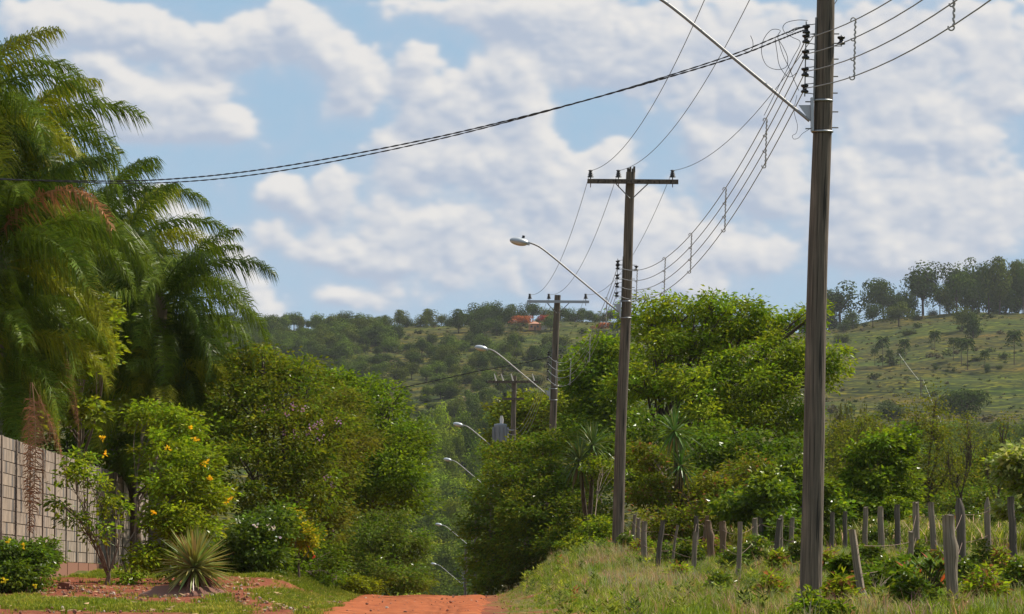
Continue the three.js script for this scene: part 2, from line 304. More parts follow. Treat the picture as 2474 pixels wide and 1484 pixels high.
// ---------- the power line ----------
const woodMap = texture(512, 1024, (u, v) => { const g = pf(u, v, 26, 3, 2, 4), c = pf(u, v, 4, 4, 6, 3), k = sstep(.28, .5, 2 * pf(u, v, 40, 2, 9, 1)); return [lerp(126 + 48 * g + 26 * c, 66, k), lerp(115 + 44 * g + 22 * c, 60, k), lerp(102 + 42 * g + 20 * c, 52, k)]; });
const woodBump = texture(512, 512, (u, v) => { const g = 128 + 160 * pf(u, v, 26, 3, 2, 4); return [g, g, g]; }, false);
woodMap.repeat.set(1.25, .5); woodBump.repeat.set(1.25, .8);
const wood = (r, g, b) => new THREE.MeshStandardMaterial({ map: woodMap, bumpMap: woodBump, bumpScale: .012, color: new THREE.Color().setRGB(r, g, b), roughness: .9, side: THREE.DoubleSide });
const M = {
  pole: wood(.60, .55, .50), arm: wood(.50, .46, .43), post: wood(1.05, 1.0, .92), postDark: wood(.5, .48, .46), postBrown: wood(.85, .62, .45),
  black: std(.018, .014, .014, .35), steel: std(.42, .43, .45, .45, { metalness: .6 }), dullSteel: std(.20, .19, .18, .6, { metalness: .4 }), rust: std(.16, .09, .06, .8),
  alu: std(.30, .29, .28, .55, { metalness: .4 }), wire: std(.16, .15, .14, .55, { metalness: .3 }), cable: std(.02, .02, .02, .6), spacer: std(.36, .34, .32, .6),
  lampGrey: std(.40, .42, .44, .42, { metalness: .25 }), lens: std(.62, .56, .50, .25), paintGrey: std(.34, .34, .36, .5), tankGrey: std(.20, .20, .21, .55), porcelain: std(.62, .56, .52, .3),
};
const spoolGeo = new THREE.LatheGeometry([[.006, -.05], [.046, -.05], [.05, -.04], [.046, -.025], [.026, -.012], [.026, .012], [.046, .025], [.05, .04], [.046, .05], [.006, .05]].map(([x, y]) => new THREE.Vector2(x, y)), 12);
const pinGeo = new THREE.LatheGeometry([[.012, -.13], [.012, 0], [.07, 0], [.075, .02], [.045, .035], [.062, .05], [.064, .065], [.04, .08], [.052, .095], [.054, .11], [.034, .12], [.036, .14], [.05, .15], [.05, .17], [0, .178]].map(([x, y]) => new THREE.Vector2(x, y)), 12);
const boltGeo = new THREE.CylinderGeometry(.009, .009, .09, 6).rotateZ(Math.PI / 2);
const POLES = [
  { d: 38, lean: .0323, h: 9.25, arm: 1, spools: [7.37, 7.25, 7.05, 6.83, 6.62], lamp: 6.25 },
  { d: 71.7, lean: .040, h: 9.08, arm: 1, rough: 1, spools: [6.92, 6.82, 6.59, 6.39, 6.17], lamp: 5.79 },
  { d: 105.4, lean: .040, h: 9.15, arm: 2, spools: [6.28, 6.18, 5.92, 5.68, 5.40].map((y) => y + .85), lamp: 5.67 },
  { d: 139, lean: .012, h: 9.4, arm: 3, spools: [], lamp: 5.55 },
  { d: 173, lean: .02, h: 9.0, arm: 0, spools: [7, 6.8, 6.6, 6.4], lamp: 6.0 },
  { d: 207, lean: .01, h: 9.0, arm: 0, spools: [7, 6.8, 6.6, 6.4], lamp: 5.8 },
  { d: 241, lean: .015, h: 9.0, arm: 0, spools: [7, 6.8, 6.6, 6.4], lamp: 5.9 },
];
const POLE_LABELS = ['thick weathered wooden utility pole rising out of the tall grass beside the fence', 'leaning wooden utility pole with a splintered top and one plain wooden crossarm', 'wooden utility pole with a bolted grey steel crossarm behind the roadside bush', 'wooden transformer pole with two crossarms and a grey tank on its side'];
const lampLabels = ['galvanised lamp arm bolted to the thick pole by the fence', 'street lamp on the leaning pole, its head against the clouds', 'street lamp on the pole with the steel crossarm, seen before the far hill'];
for (const [i, p] of POLES.entries()) {
  const X = poleX(p.d), base = onGround(X, p.d); base.y -= .05; p.base = base;
  p.x = (h) => X + p.lean * h;
  const o = thing('utility_pole', POLE_LABELS[i] ?? 'distant wooden utility pole down the road, half hidden by bushes', 'pole', base, i > 3 ? 'poles down the road' : undefined);
  const r = rng(40 + i), pts = [], rad = [];
  for (let k = 0; k <= 12; k++) { const h = k / 12 * p.h; pts.push(V(p.lean * h + .012 * Math.sin(k * .9 + i), k ? h : -.3, .01 * Math.cos(k * 1.3 + i))); rad.push(lerp(.140, .108, k / 12) + .002 * (r() - .5)); }
  mesh('shaft', tube(pts, rad, 18), M.pole, o);
  if (p.rough) for (let k = 0; k < 7; k++) { const a = k / 7 * 6.28, hh = .06 + .09 * r(); mesh('splinter', box(.05, hh, .035, p.lean * p.h + .075 * Math.cos(a), p.h + hh / 2 - .01, .075 * Math.sin(a), .1 * (r() - .5), -a), M.arm, o); }
  const top = p.h - .12;
  if (p.arm === 1 || p.arm === 2) {
    const cx = p.lean * top, y = top - .12, steel = p.arm === 2, w = 2.15;
    mesh('crossarm', box(w, steel ? .09 : .105, steel ? .07 : .09, cx + (steel ? .02 : .04), y, .16, -.008), steel ? M.paintGrey : M.arm, o);
    for (const s of [-1, 1]) mesh('brace', tube([V(cx + .02 + s * .38, y - .05, .15), V(cx + s * .03, y - .40, .135)], [.014, .014], 5), M.dullSteel, o);
    for (const dx of [-.96, -.3, .98]) { const q = mesh('insulator', pinGeo, M.black, o); q.position.set(cx + dx, y + .10, .16); mesh('pin_bolt', new THREE.CylinderGeometry(.011, .011, .12, 6), M.rust, o).position.set(cx + dx, y - .08, .16); }
    p.hv = [-.96, -.3, .98].map((dx) => V(base.x + cx + dx, base.y + y + .26, base.z + .16));
  }
  if (p.arm === 3) {
    const cx = p.lean * top, y = top - .15;
    mesh('crossarm', box(2.3, .12, .10, cx - .05, y, .17), M.arm, o);
    mesh('crossarm', box(1.0, .11, .10, cx - .05, y - .78, .17), M.arm, o);
    for (const s of [-1, 1]) mesh('brace', tube([V(cx + s * .40, y - .05, .16), V(cx + s * .05, y - .42, .13)], [.02, .02], 5), M.dullSteel, o);
    for (const dx of [-.82, -.5, -.05, .92]) mesh('fuse_cutout', tube([V(cx + dx, y + .04, .24), V(cx + dx - .05, y + .22, .26), V(cx + dx - .09, y + .36, .26)], [.035, .028, .02], 7), M.porcelain, o);
    for (const [dx, dy] of [[-.75, -.12], [-1.25, 0], [.95, -.02], [-.46, -.60]]) mesh('insulator', spoolGeo, M.black, o).position.set(cx + dx, y + dy, .17);
    mesh('insulator', pinGeo, M.black, o).position.set(cx - .42, y - .68, .17);
    const tank = mesh('transformer_tank', new THREE.LatheGeometry([[0, 0], [.27, 0], [.29, .03], [.29, .75], [.30, .78], [.27, .82], [0, .86]].map(([a, b]) => new THREE.Vector2(a, b)), 20), M.tankGrey, o);
    tank.position.set(cx - .62, y - 2.75, .1);
    for (let k = 0; k < 8; k++) { const a = k / 8 * 6.28 + .2; mesh('cooling_fin', box(.12, .6, .02, .33 * Math.cos(a), .38, .33 * Math.sin(a), 0, -a), M.tankGrey, tank); }
    mesh('bushing', tube([V(.05, .84, 0), V(.05, 1.02, 0), V(.05, 1.2, 0)], [.07, .09, .05], 8), M.porcelain, tank);
    mesh('tank_bracket', box(.5, .08, .06, cx - .25, y - 2.2, .1), M.dullSteel, o);
    p.hv = [-.82, -.5, .92].map((dx) => V(base.x + cx + dx, base.y + y + .3, base.z + .2));
  }
  p.sp = [];
  for (const h of p.spools) {
    const x = p.lean * h, q = mesh('spool_insulator', spoolGeo, M.black, o); q.position.set(x - .235, h, .05);
    for (const s of [-.06, .06]) mesh('spool_clamp', tube([V(x - .24, h + s, .05), V(x - .17, h + s, .05), V(x - .10, h + s * 1.2, .04)], [.006, .006, .006], 5), M.dullSteel, q.parent);
    if (i < 3) mesh('bolt', boltGeo, M.dullSteel, o).position.set(x + .14, h - .05, 0);
    p.sp.push(V(base.x + x - .235, base.y + h, base.z + .10));
  }
  if (p.spools.length > 3) { const [a, b] = [p.spools[0], p.spools.at(-1)]; mesh('rack_rod', tube([V(p.lean * a - .235, a + .1, .05), V(p.lean * b - .235, b - .1, .05)], [.008, .008], 5), M.dullSteel, o); mesh('rack_bar', box(.02, a - b + .3, .04, p.lean * (a + b) / 2 - .115, (a + b) / 2, .05, -p.lean), M.dullSteel, o); }
  if (i < 3) { const h = p.spools[1] - .02; mesh('spool_insulator', spoolGeo, M.black, o).position.set(p.lean * h + .21, h, .04); mesh('spool_clamp', tube([V(p.lean * h + .1, h - .07, .03), V(p.lean * h + .22, h - .07, .04)], [.006, .006], 5), M.dullSteel, o); mesh('pin_bolt', new THREE.CylinderGeometry(.007, .007, .14, 6), M.dullSteel, o).position.set(p.lean * h + .21, h, .04); }
  // street lamp
  const hl = p.lamp, lx = X + p.lean * hl, foot = V(lx - .115, base.y + hl, base.z + .06);
  const L = thing('street_lamp', lampLabels[i] ?? 'small street lamp reaching out over the descending road', 'street lamp', foot, i > 2 ? 'street lamps down the road' : undefined);
  mesh('bracket_plate', box(.035, .42, .09, -.02, .04, .02), M.steel, L);
  for (const s of [-.14, .2]) mesh('bolt', boltGeo, M.dullSteel, L).position.set(-.06, s, .02);
  mesh('gusset', (() => { const s = new THREE.Shape([new THREE.Vector2(-.03, .16), new THREE.Vector2(-.19, .16), new THREE.Vector2(-.03, -.06)]); return new THREE.ExtrudeGeometry(s, { depth: .008, bevelEnabled: false }); })(), M.steel, L);
  if (i < 3) for (const s of [-.17, .22]) { const b = mesh('pole_band', new THREE.TorusGeometry(.13, .012, 5, 22).rotateX(Math.PI / 2), M.steel, L); b.position.set(.115, s, -.06); }
  if (i < 2) for (const s of [-.12, .08]) mesh('through_bolt', boltGeo, M.dullSteel, L).position.set(.115 + .155, s, -.04);
  mesh('arm', tube(curve([V(-.05, -.04, 0), V(-.9, .67, 0), V(-1.75, 1.38, 0), V(-1.95, 1.52, 0), V(-2.10, 1.585, 0), V(-2.2, 1.61, 0)], 22), 23 > 0 ? new Array(23).fill(.021) : 0, 9), M.alu, L);
  const head = mesh('lamp_head', (() => { const g = new THREE.SphereGeometry(1, 18, 12, 0, Math.PI * 2, 0, Math.PI * .55); g.scale(.235, .10, .125); return g; })(), M.lampGrey, L);
  head.position.set(-2.40, 1.63, 0); head.rotation.z = -.2;
  mesh('lens', (() => { const g = new THREE.SphereGeometry(1, 18, 8, 0, Math.PI * 2, Math.PI * .5, Math.PI * .5); g.scale(.215, .085, .115); return g; })(), M.lens, head).position.set(-.015, -.012, 0);
  mesh('neck', box(.1, .075, .09, .2, .0, 0), M.lampGrey, head);
  mesh('photocell', new THREE.CylinderGeometry(.033, .036, .075, 10), M.black, head).position.set(.07, .125, 0);
  mesh('photocell_socket', new THREE.CylinderGeometry(.034, .045, .03, 10), M.steel, head).position.set(.07, .09, 0);
}
// wires: each conductor of each span is its own thing
function sagged(A, B, sag, n = 28) { const out = []; for (let i = 0; i <= n; i++) { const t = i / n, p = A.clone().lerp(B, t); p.y -= 4 * sag * t * (1 - t); out.push(p); } return out; }
function wire(name, label, pts, r, mat, group, category = 'wire') { const o = mesh(name, moved(tube(pts, new Array(pts.length).fill(r), 5), pts[0]), mat); o.position.copy(pts[0]); return tag(o, label, category, group); }
const Pn = { sp: POLES[0].sp.map((v) => V(4.83 - .2, v.y + .1, -4.3)), hv: POLES[0].hv.map((v) => V(v.x + 1.1, v.y + .1, -4.3)) };
const spans = [[Pn, POLES[0], 'running from the thick pole toward the viewer'], [POLES[0], POLES[1], 'between the thick pole and the splintered pole'], [POLES[1], POLES[2], 'between the splintered pole and the steel-armed pole']];
spans.forEach(([a, b, where], s) => {
  for (let k = 0; k < 4; k++) wire('power_wire', 'bare grey low-voltage wire ' + where, sagged(a.sp[k + 1], b.sp[k + 1], 1.0), .0070, M.alu, 'low-voltage wires ' + where);
  for (let k = 0; k < 3; k++) wire('high_voltage_wire', 'thin high-voltage wire ' + where, sagged(a.hv[k], b.hv[k], .83), .0062, M.wire, 'high-voltage wires ' + where);
});
for (let k = 0; k < 3; k++) wire('high_voltage_wire', 'thin high-voltage wire between the steel-armed pole and the transformer pole', sagged(POLES[2].hv[k], POLES[3].hv[k], .8), .0062, M.wire, 'high-voltage wires to the transformer pole');
for (let s = 4; s < 7; s++) for (let k = 0; k < 4; k++) { const a = s === 4 ? POLES[3] : POLES[s - 1], A = s === 4 ? V(poleX(139) - .2, a.base.y + 7 - k * .2, -138.9) : a.sp[k]; wire('power_wire', 'low-voltage wire strung down the road beyond the transformer pole', sagged(A, POLES[s].sp[k], .9), .008, M.alu, 'wires strung down the road'); }
for (let k = 0; k < 4; k++) wire('power_wire', 'low-voltage wire between the steel-armed pole and the transformer pole', sagged(POLES[2].sp[k + 1], V(poleX(139) - .2, POLES[3].base.y + 7 - k * .2, -138.9), .9), .008, M.alu, 'low-voltage wires to the transformer pole');
// spacers that hold the four low-voltage wires apart
function spacer(A, B, t, label, group) {
  const P = [1, 2, 3, 4].map((k) => { const p = A.sp[k].clone().lerp(B.sp[k], t); p.y -= 4 * t * (1 - t); return p; });
  const o = thing('wire_spacer', label, 'spacer', P[3], group), q = P.map((p) => p.clone().sub(P[3])), r = rng(Math.round(t * 1000));
  const pts = [], rad = [], n = 36; for (let i = 0; i <= n; i++) { const u = i / n, p = q[0].clone().lerp(q[3], u); p.x += .022 + .006 * Math.sin(i * 1.9); p.z += .006 * Math.cos(i * 1.9); pts.push(p); rad.push(.0085 + .004 * Math.abs(Math.sin(i * 1.3))); }
  mesh('rod', tube(pts, rad, 6), M.spacer, o);
  for (let k = 0; k < 4; k++) { const g = new THREE.TorusGeometry(k === 0 || k === 3 ? .028 : .02, .0075, 6, 14, Math.PI * 1.3); const h = mesh('hook', g, M.spacer, o); h.position.copy(q[k]).add(V(.0, k === 0 ? .006 : -.006, 0)); h.rotation.z = k === 0 ? -.3 : Math.PI - .4; }
}
for (const t of [.875, .685, .5]) spacer(Pn, POLES[0], t, 'white wire spacer on the wires running from the thick pole toward the viewer', 'wire spacers beside the thick pole');
for (const t of [.13, .29, .46, .62, .83]) spacer(POLES[0], POLES[1], t, 'white wire spacer hanging on the wires between thick and splintered poles', 'wire spacers between thick and splintered poles');
for (const t of [.12, .32, .6, .85]) spacer(POLES[1], POLES[2], t, 'small wire spacer on the wires between splintered and steel-armed poles', 'wire spacers before the steel-armed pole');
// twisted service cables
function twisted(label, pts, n, r, pitch, group) {
  const c = new THREE.CatmullRomCurve3(pts, false, 'centripetal'), len = c.getLength(), P = c.getSpacedPoints(n), o = thing('service_cable', label, 'cable', P[0], group);
  for (const s of [0, 1]) { const q = P.map((p, i) => { const a = i / n * len / pitch * 2 * Math.PI + s * Math.PI, k = r * 1.05; return V(p.x - P[0].x, p.y - P[0].y + k * Math.cos(a), p.z - P[0].z + k * Math.sin(a)); }); mesh('strand', tube(q, new Array(q.length).fill(r), 5), M.cable, o); }
}
{
  const path = (dy, dd) => [[1952, 66], [1920, 76], [1880, 92], [1780, 132], [1620, 183], [1380, 252], [1100, 324], [850, 377], [650, 412], [480, 432], [320, 440], [120, 437], [-60, 430], [-300, 415]].map(([x, y], i, a) => at(x, y + dy * Math.sin(i / (a.length - 1) * Math.PI * 2 + .8), lerp(37.9, 50, i / (a.length - 1)) + dd));
  twisted('black twisted service cable crossing the sky from the thick pole to the palms', path(5, 0), 420, .0062, .36, 'service cables to the palms');
  twisted('black twisted service cable crossing the sky from the thick pole to the palms', path(-5, .25), 420, .0055, .42, 'service cables to the palms');
  const B = [[1332, 862], [1250, 880], [1150, 898], [1050, 920], [960, 938], [900, 944], [780, 948]].map(([x, y], i) => at(x, y, 105 + i * 1.2));
  twisted('dark service cable sagging from the steel-armed pole toward the trees', B, 160, .010, .6);
  const loop = (list, label, r = .004) => wire('loose_wire', label, curve(list.map(([x, y, z = 0]) => at(1860 / 1.0352 + x / 3.534 / 1.0352, y / 3.534 / 1.0352, 37.8 + z)), list.length * 6), r, M.cable, 'loose wire ends at the thick pole');
  const LW = 'thin loose wire curling beside the insulators of the thick pole';
  loop([[300, 312], [322, 270], [250, 262], [175, 350], [158, 470], [205, 580], [300, 615], [375, 590], [388, 520], [350, 420], [300, 340]], LW);
  loop([[275, 330], [292, 450], [320, 590], [400, 680], [470, 640], [490, 600]], LW);
  loop([[300, 330], [345, 480], [400, 600], [450, 720], [485, 800]], LW);
  loop([[565, 180], [470, 178], [370, 205], [345, 245], [365, 290], [430, 330], [498, 370], [430, 520], [330, 720], [180, 1020]], LW);
  loop([[60, 315], [80, 370], [75, 430], [40, 460], [0, 450]], LW);
  loop([[550, 240], [470, 262], [420, 290], [395, 290], [450, 250], [545, 235]], LW);
  loop([[470, 840], [445, 980], [475, 1120], [460, 1180], [430, 1200], [440, 1228], [480, 1222], [520, 1180], [605, 1128]], LW, .003);
}
// ---------- the wire fence ----------
const POSTS = [];   // px, top, base, width on the photograph (1484 rows high), material, lean in px, label words
const r6 = (x, a, b, w, ...m) => POSTS.push([(1500 + x / 3.403) / 1.0352, (1100 + a / 3.403) / 1.0352, (1100 + b / 3.403) / 1.0352, w / 3.403 / 1.0352, ...m]);
const r7 = (x, a, b, w, ...m) => POSTS.push([(1960 + x / 2.577) / 1.0352, (960 + a / 2.577) / 1.0352, (960 + b / 2.577) / 1.0352, w / 2.577 / 1.0352, ...m]);
const gPost = 'weathered post of the wire fence standing in tall grass', gDark = 'dark charred-looking post of the wire fence', gThin = 'thin pale stake of the wire fence';
r6(278, 770, 1010, 34, 'post', 6, gThin); r6(328, 775, 1060, 38, 'post', 0, gPost); r6(372, 750, 1090, 52, 'post', 3, 'square-cut pale grey post of the wire fence beside the splintered pole'); r6(485, 690, 1130, 44, 'postDark', 14, gDark); r6(605, 750, 1120, 25, 'post', 16, gThin);
r6(822, 655, 1010, 42, 'postDark', 0, gDark); r6(797, 905, 1150, 46, 'post', 6, gPost); r6(872, 725, 960, 36, 'postBrown', 12, 'leaning brown stake of the wire fence with an orange cut top'); r6(950, 810, 1070, 60, 'postBrown', -8, 'stout gnarled brown stump-like fence post'); r6(1045, 735, 1080, 58, 'postBrown', 0, 'knotty brown fence post with a swollen knob'); r6(1180, 700, 1210, 44, 'post', 4, gPost); r6(1312, 715, 1070, 48, 'post', 2, gPost);
r6(1370, 650, 930, 44, 'postDark', 0, gDark); r6(1490, 755, 1070, 50, 'postDark', 12, gDark); r6(1545, 860, 1020, 34, 'post', 0, gThin); r6(1622, 745, 1060, 46, 'post', 5, gPost); r6(1880, 690, 1180, 54, 'post', 0, gPost); r6(1970, 620, 1010, 40, 'postDark', 3, gDark);
r7(395, 825, 1110, 30, 'postDark', 0, gDark); r7(520, 940, 1500, 66, 'post', -26, 'split silvery grey fence post leaning beside the leafy clump'); r7(522, 795, 1060, 35, 'post', 3, gPost); r7(628, 795, 1120, 42, 'post', 0, gPost); r7(735, 780, 1100, 40, 'postDark', 0, gDark); r7(812, 955, 1300, 40, 'post', 5, gThin); r7(855, 765, 1190, 46, 'post', 0, gPost); r7(975, 765, 1225, 42, 'post', -8, gPost);
r7(1095, 850, 1500, 82, 'post', -12, 'thick pale square-topped fence post with a side knob'); r7(1152, 740, 1270, 62, 'postDark', -6, 'thick dark pointed fence post behind the pale square-topped one'); r7(1318, 735, 1190, 44, 'post', 0, 'pointed grey fence post in the open pasture grass'); r7(1485, 730, 1230, 52, 'postDark', -6, 'dark fence post overhung by the pale leafy branch');
POSTS.forEach(([px, top, bot, w, mat, lean, label], i) => {
  const d0 = clamp(1.72 / ((bot - HOR) / F), 38, 74), p = at(px, bot, d0), base = onGround(p.x, d0), h = Math.max(.9, at(px, top, d0).y - base.y), rad = w / ppm(d0) / 2 * .95, r = rng(900 + i);
  const shared = [gPost, gDark, gThin].includes(label);
  const o = thing('fence_post', label, 'fence post', base, shared ? 'posts of the wire fence' : undefined);
  const sides = 9, rings = 11, pos = [], uv = [], idx = [], knob = /knob|gnarled|knotty/.test(label), split = /split/.test(label), point = /point/.test(label);
  for (let j = 0; j <= rings; j++) for (let s = 0; s <= sides; s++) {
    const t = j / rings, a = s / sides * 6.2832, k = s % sides, y = t * (h + .3) - .3, hh = clamp(y / h);
    let R = rad * (1.08 - .12 * t) * (1 + .22 * n3(Math.cos(a) * 1.2 + i * 7, Math.sin(a) * 1.2, y * 1.6) + .07 * n3(k * 3 + i, y * 6, 2));
    if (knob) R *= 1 + .5 * Math.exp(-(((hh - (/knotty/.test(label) ? .78 : .62)) / .09) ** 2)) * (Math.cos(a) > 0 ? 1 : .2);
    if (point && t > .93) R *= .35;
    if (split && hh > .25 && Math.cos(a - .4) > .75) R *= .45;
    const ty = j === rings ? y + .03 * n3(k * 2.1, i * 3.3) * (1 + rad * 6) : y;
    pos.push(Math.cos(a) * R + lean / ppm(d0) * hh + .02 * n3(i, y * 2), ty, Math.sin(a) * R); uv.push(s / sides * .8, y);
    if (j && s) { const q = j * (sides + 1) + s; idx.push(q, q - 1, q - sides - 2, q, q - sides - 2, q - sides - 1); }
  }
  const c = pos.length / 3; pos.push(lean / ppm(d0), h, 0); uv.push(.1, .1);
  for (let s = 0; s < sides; s++) idx.push(c, rings * (sides + 1) + s + 1, rings * (sides + 1) + s);
  const g = new THREE.BufferGeometry(); g.setAttribute('position', new THREE.Float32BufferAttribute(pos, 3)); g.setAttribute('uv', new THREE.Float32BufferAttribute(uv, 2)); g.setIndex(idx); g.computeVertexNormals();
  mesh('stake', g, M[mat], o);
  for (const t of [.45, .8]) mesh('staple', new THREE.TorusGeometry(rad * .9, .004, 4, 12).rotateX(Math.PI / 2), M.rust, o).position.set(lean / ppm(d0) * t, h * t, 0);
  POSTS[i].o = { base, h, d: d0, px };
});
{
  const front = POSTS.filter((p) => p.o).map((p) => p.o).sort((a, b) => a.base.x - b.base.x);
  const strand = (list, t, label) => { const pts = []; for (let i = 0; i < list.length - 1; i++) { const A = list[i].base.clone(), B = list[i + 1].base.clone(); A.y += list[i].h * t; B.y += list[i + 1].h * t; pts.push(...sagged(A, B, .03, 5).slice(0, 5)); } wire('fence_wire', label, pts, .0045, M.rust, 'strands of the wire fence'); };
  const far = front.filter((p) => p.px > 1990 && p.d < 70), mid = front.filter((p) => p.px <= 1990);
  for (const t of [.45, .8]) { strand(far.sort((a, b) => a.px - b.px), t, 'rusty fence wire stapled along the pasture posts'); strand(mid.sort((a, b) => a.px - b.px), t, 'rusty fence wire stapled along the bank posts'); }
}
// ---------- precast concrete wall ----------
{
  const A = V(-9.48, 0, -52.9), L = 1.945, dir = V(-.0215, 0, -1).normalize(), nrm = V(-dir.z, 0, dir.x).multiplyScalar(1), H = 10, tilt = .031, hc = .23, bays = 18;
  const stain = texture(1024, 1024, (u, v) => {
    const s = pf(u, v, 60, 2, 3, 4), f = pf(u, v, 14, 14, 6, 4), run = sstep(.12, .42, 2 * pf(u, v, 9, 1, 11, 1)) * .8, c = pf(u, v, 3, 3, 4, 3);
    return [lerp(150 + 50 * s + 34 * f + 30 * c, 80, run), lerp(134 + 46 * s + 32 * f + 26 * c, 78, run), lerp(118 + 42 * s + 30 * f + 20 * c, 78, run)];
  });
  const wb = texture(512, 256, (u, v) => { const r = 128 + 60 * Math.sin(u * 6.2832 * 24) + 60 * pf(u, v, 20, 10, 6, 3); return [r, r, r]; }, false);
  const panelMat = [0, 1, 2].map((k) => { const t = stain.clone(); t.repeat.set(.27, .19); t.offset.set(k * .33, k * .21); t.needsUpdate = true; return new THREE.MeshStandardMaterial({ map: t, color: new THREE.Color().setRGB(.88, .88, .88), bumpMap: wb, bumpScale: .008, roughness: .92, side: THREE.DoubleSide }); });
  const postMat = panelMat[1], splash = std(.22, .095, .055, .95), mortar = std(.17, .125, .10, .95);
  const o = thing('concrete_wall', 'tall pinkish precast concrete panel wall in front of the palms', 'wall', onGround(A.x, -A.z));
  const ang = Math.atan2(-dir.z, dir.x);
  const loc = (s, y, out) => A.clone().addScaledVector(dir, s).addScaledVector(nrm, out).setY(y).sub(o.position);
  const r = rng(77);
  const plate = [0, 1, 2].map((k) => { const g = new THREE.BoxGeometry(L - .075, hc - .015, .05); const uv = g.attributes.uv, p = g.attributes.position; for (let i = 0; i < uv.count; i++) uv.setXY(i, p.getX(i) + k * 1.3, p.getY(i) + k * .7); return g; });
  const postG = (h) => { const g = new THREE.BoxGeometry(.09, h, .085), uv = g.attributes.uv, p = g.attributes.position; for (let i = 0; i < uv.count; i++) uv.setXY(i, p.getX(i), p.getY(i)); return g; };
  for (let b = 0; b < bays; b++) {
    const s = b * L, d = 52.9 + s, gy = groundY(-9.5 - .0215 * s, d), top = at(0, 1053, 57).y - (s + L / 2 - 4.1) * tilt, bot = top - H * hc;
    for (let k = 0; k < H; k++) { const m = mesh('panel', plate[Math.floor(r() * 3)], panelMat[Math.floor(r() * 3)], o); m.position.copy(loc(s + L / 2, bot + (k + .5) * hc + .004 * (r() - .5), .006 * (r() - .5))); m.rotation.y = ang; m.rotation.z = .004 * (r() - .5) - tilt; }
    const pm = mesh('wall_post', postG(H * hc + .5), postMat, o); pm.position.copy(loc(s, bot + H * hc / 2 - .25 + L / 2 * tilt, .012)); pm.rotation.y = ang;
    const back = mesh('joint_backing', box(L - .08, H * hc - .03, .01), mortar, o); back.position.copy(loc(s + L / 2, bot + H * hc / 2, -.022)); back.rotation.y = ang; back.rotation.z = -tilt;
    const fm = mesh('footing', box(L - .1, .9, .10), splash, o); fm.position.copy(loc(s + L / 2, bot - .46, .02)); fm.rotation.y = ang; fm.rotation.z = -tilt;
  }
}
// a broken red block on the soil
{
  const p = onGround((158 - CX) / F * 54.5, 54.5), o = thing('broken_block', 'broken red clay block lying on the bare soil by the wall', 'block', p), m = std(.20, .075, .045, .95), g = new THREE.BoxGeometry(.20, .13, .12, 4, 3, 3), q = g.attributes.position;
  for (let i = 0; i < q.count; i++) q.setXYZ(i, q.getX(i) + .02 * n3(q.getX(i) * 20, q.getY(i) * 20, q.getZ(i) * 20), q.getY(i) + .02 * n3(q.getZ(i) * 20, q.getX(i) * 20, 3), q.getZ(i));
  g.computeVertexNormals(); mesh('block', g, m, o).position.y = .05;
  const h = new THREE.IcosahedronGeometry(.05, 1); mesh('chip', h, m, o).position.set(.14, .03, .02);
}
// ---------- vegetation ----------
const barkMap = texture(256, 512, (u, v) => { const g = pf(u, v, 10, 6, 2, 4); return [104 + 70 * g, 88 + 62 * g, 72 + 54 * g]; });
const bark = new THREE.MeshStandardMaterial({ map: barkMap, roughness: .95, side: THREE.DoubleSide }), barkDark = new THREE.MeshStandardMaterial({ map: barkMap, color: new THREE.Color().setRGB(.5, .45, .4), roughness: .95, side: THREE.DoubleSide }), barkPale = new THREE.MeshStandardMaterial({ map: barkMap, color: new THREE.Color().setRGB(1.5, 1.45, 1.35), roughness: .95, side: THREE.DoubleSide });
const foliage = leafMat(1, 1, 1), dull = leafMat(1, 1, 1, { clearcoat: .06, clearcoatRoughness: .5 }), glossy = leafMat(1, 1, 1, { clearcoat: .4, clearcoatRoughness: .28 });
const petal = leafMat(1, 1, 1, { clearcoat: 0, transmission: .3 });
const G = {   // leaf colours, linear; far ones lowered to carry the self-shading their crowns lack
  bright: [.175, .245, .006], lime: [.245, .295, .008], olive: [.150, .170, .006], mid: [.104, .160, .006], greyGreen: [.135, .168, .022], yellow: [.52, .40, .012], dusty: [.150, .150, .014], farShadeMid: [.062, .094, .006], farShadeDark: [.046, .072, .005], farShadeOlive: [.092, .112, .008], brown: [.24, .105, .03],
};
function unit(r) { const z = r() * 2 - 1, a = r() * 6.2832, s = Math.sqrt(1 - z * z); return V(s * Math.cos(a), z, s * Math.sin(a)); }
const gauss = (r) => (r() + r() + r() - 1.5) * .82;
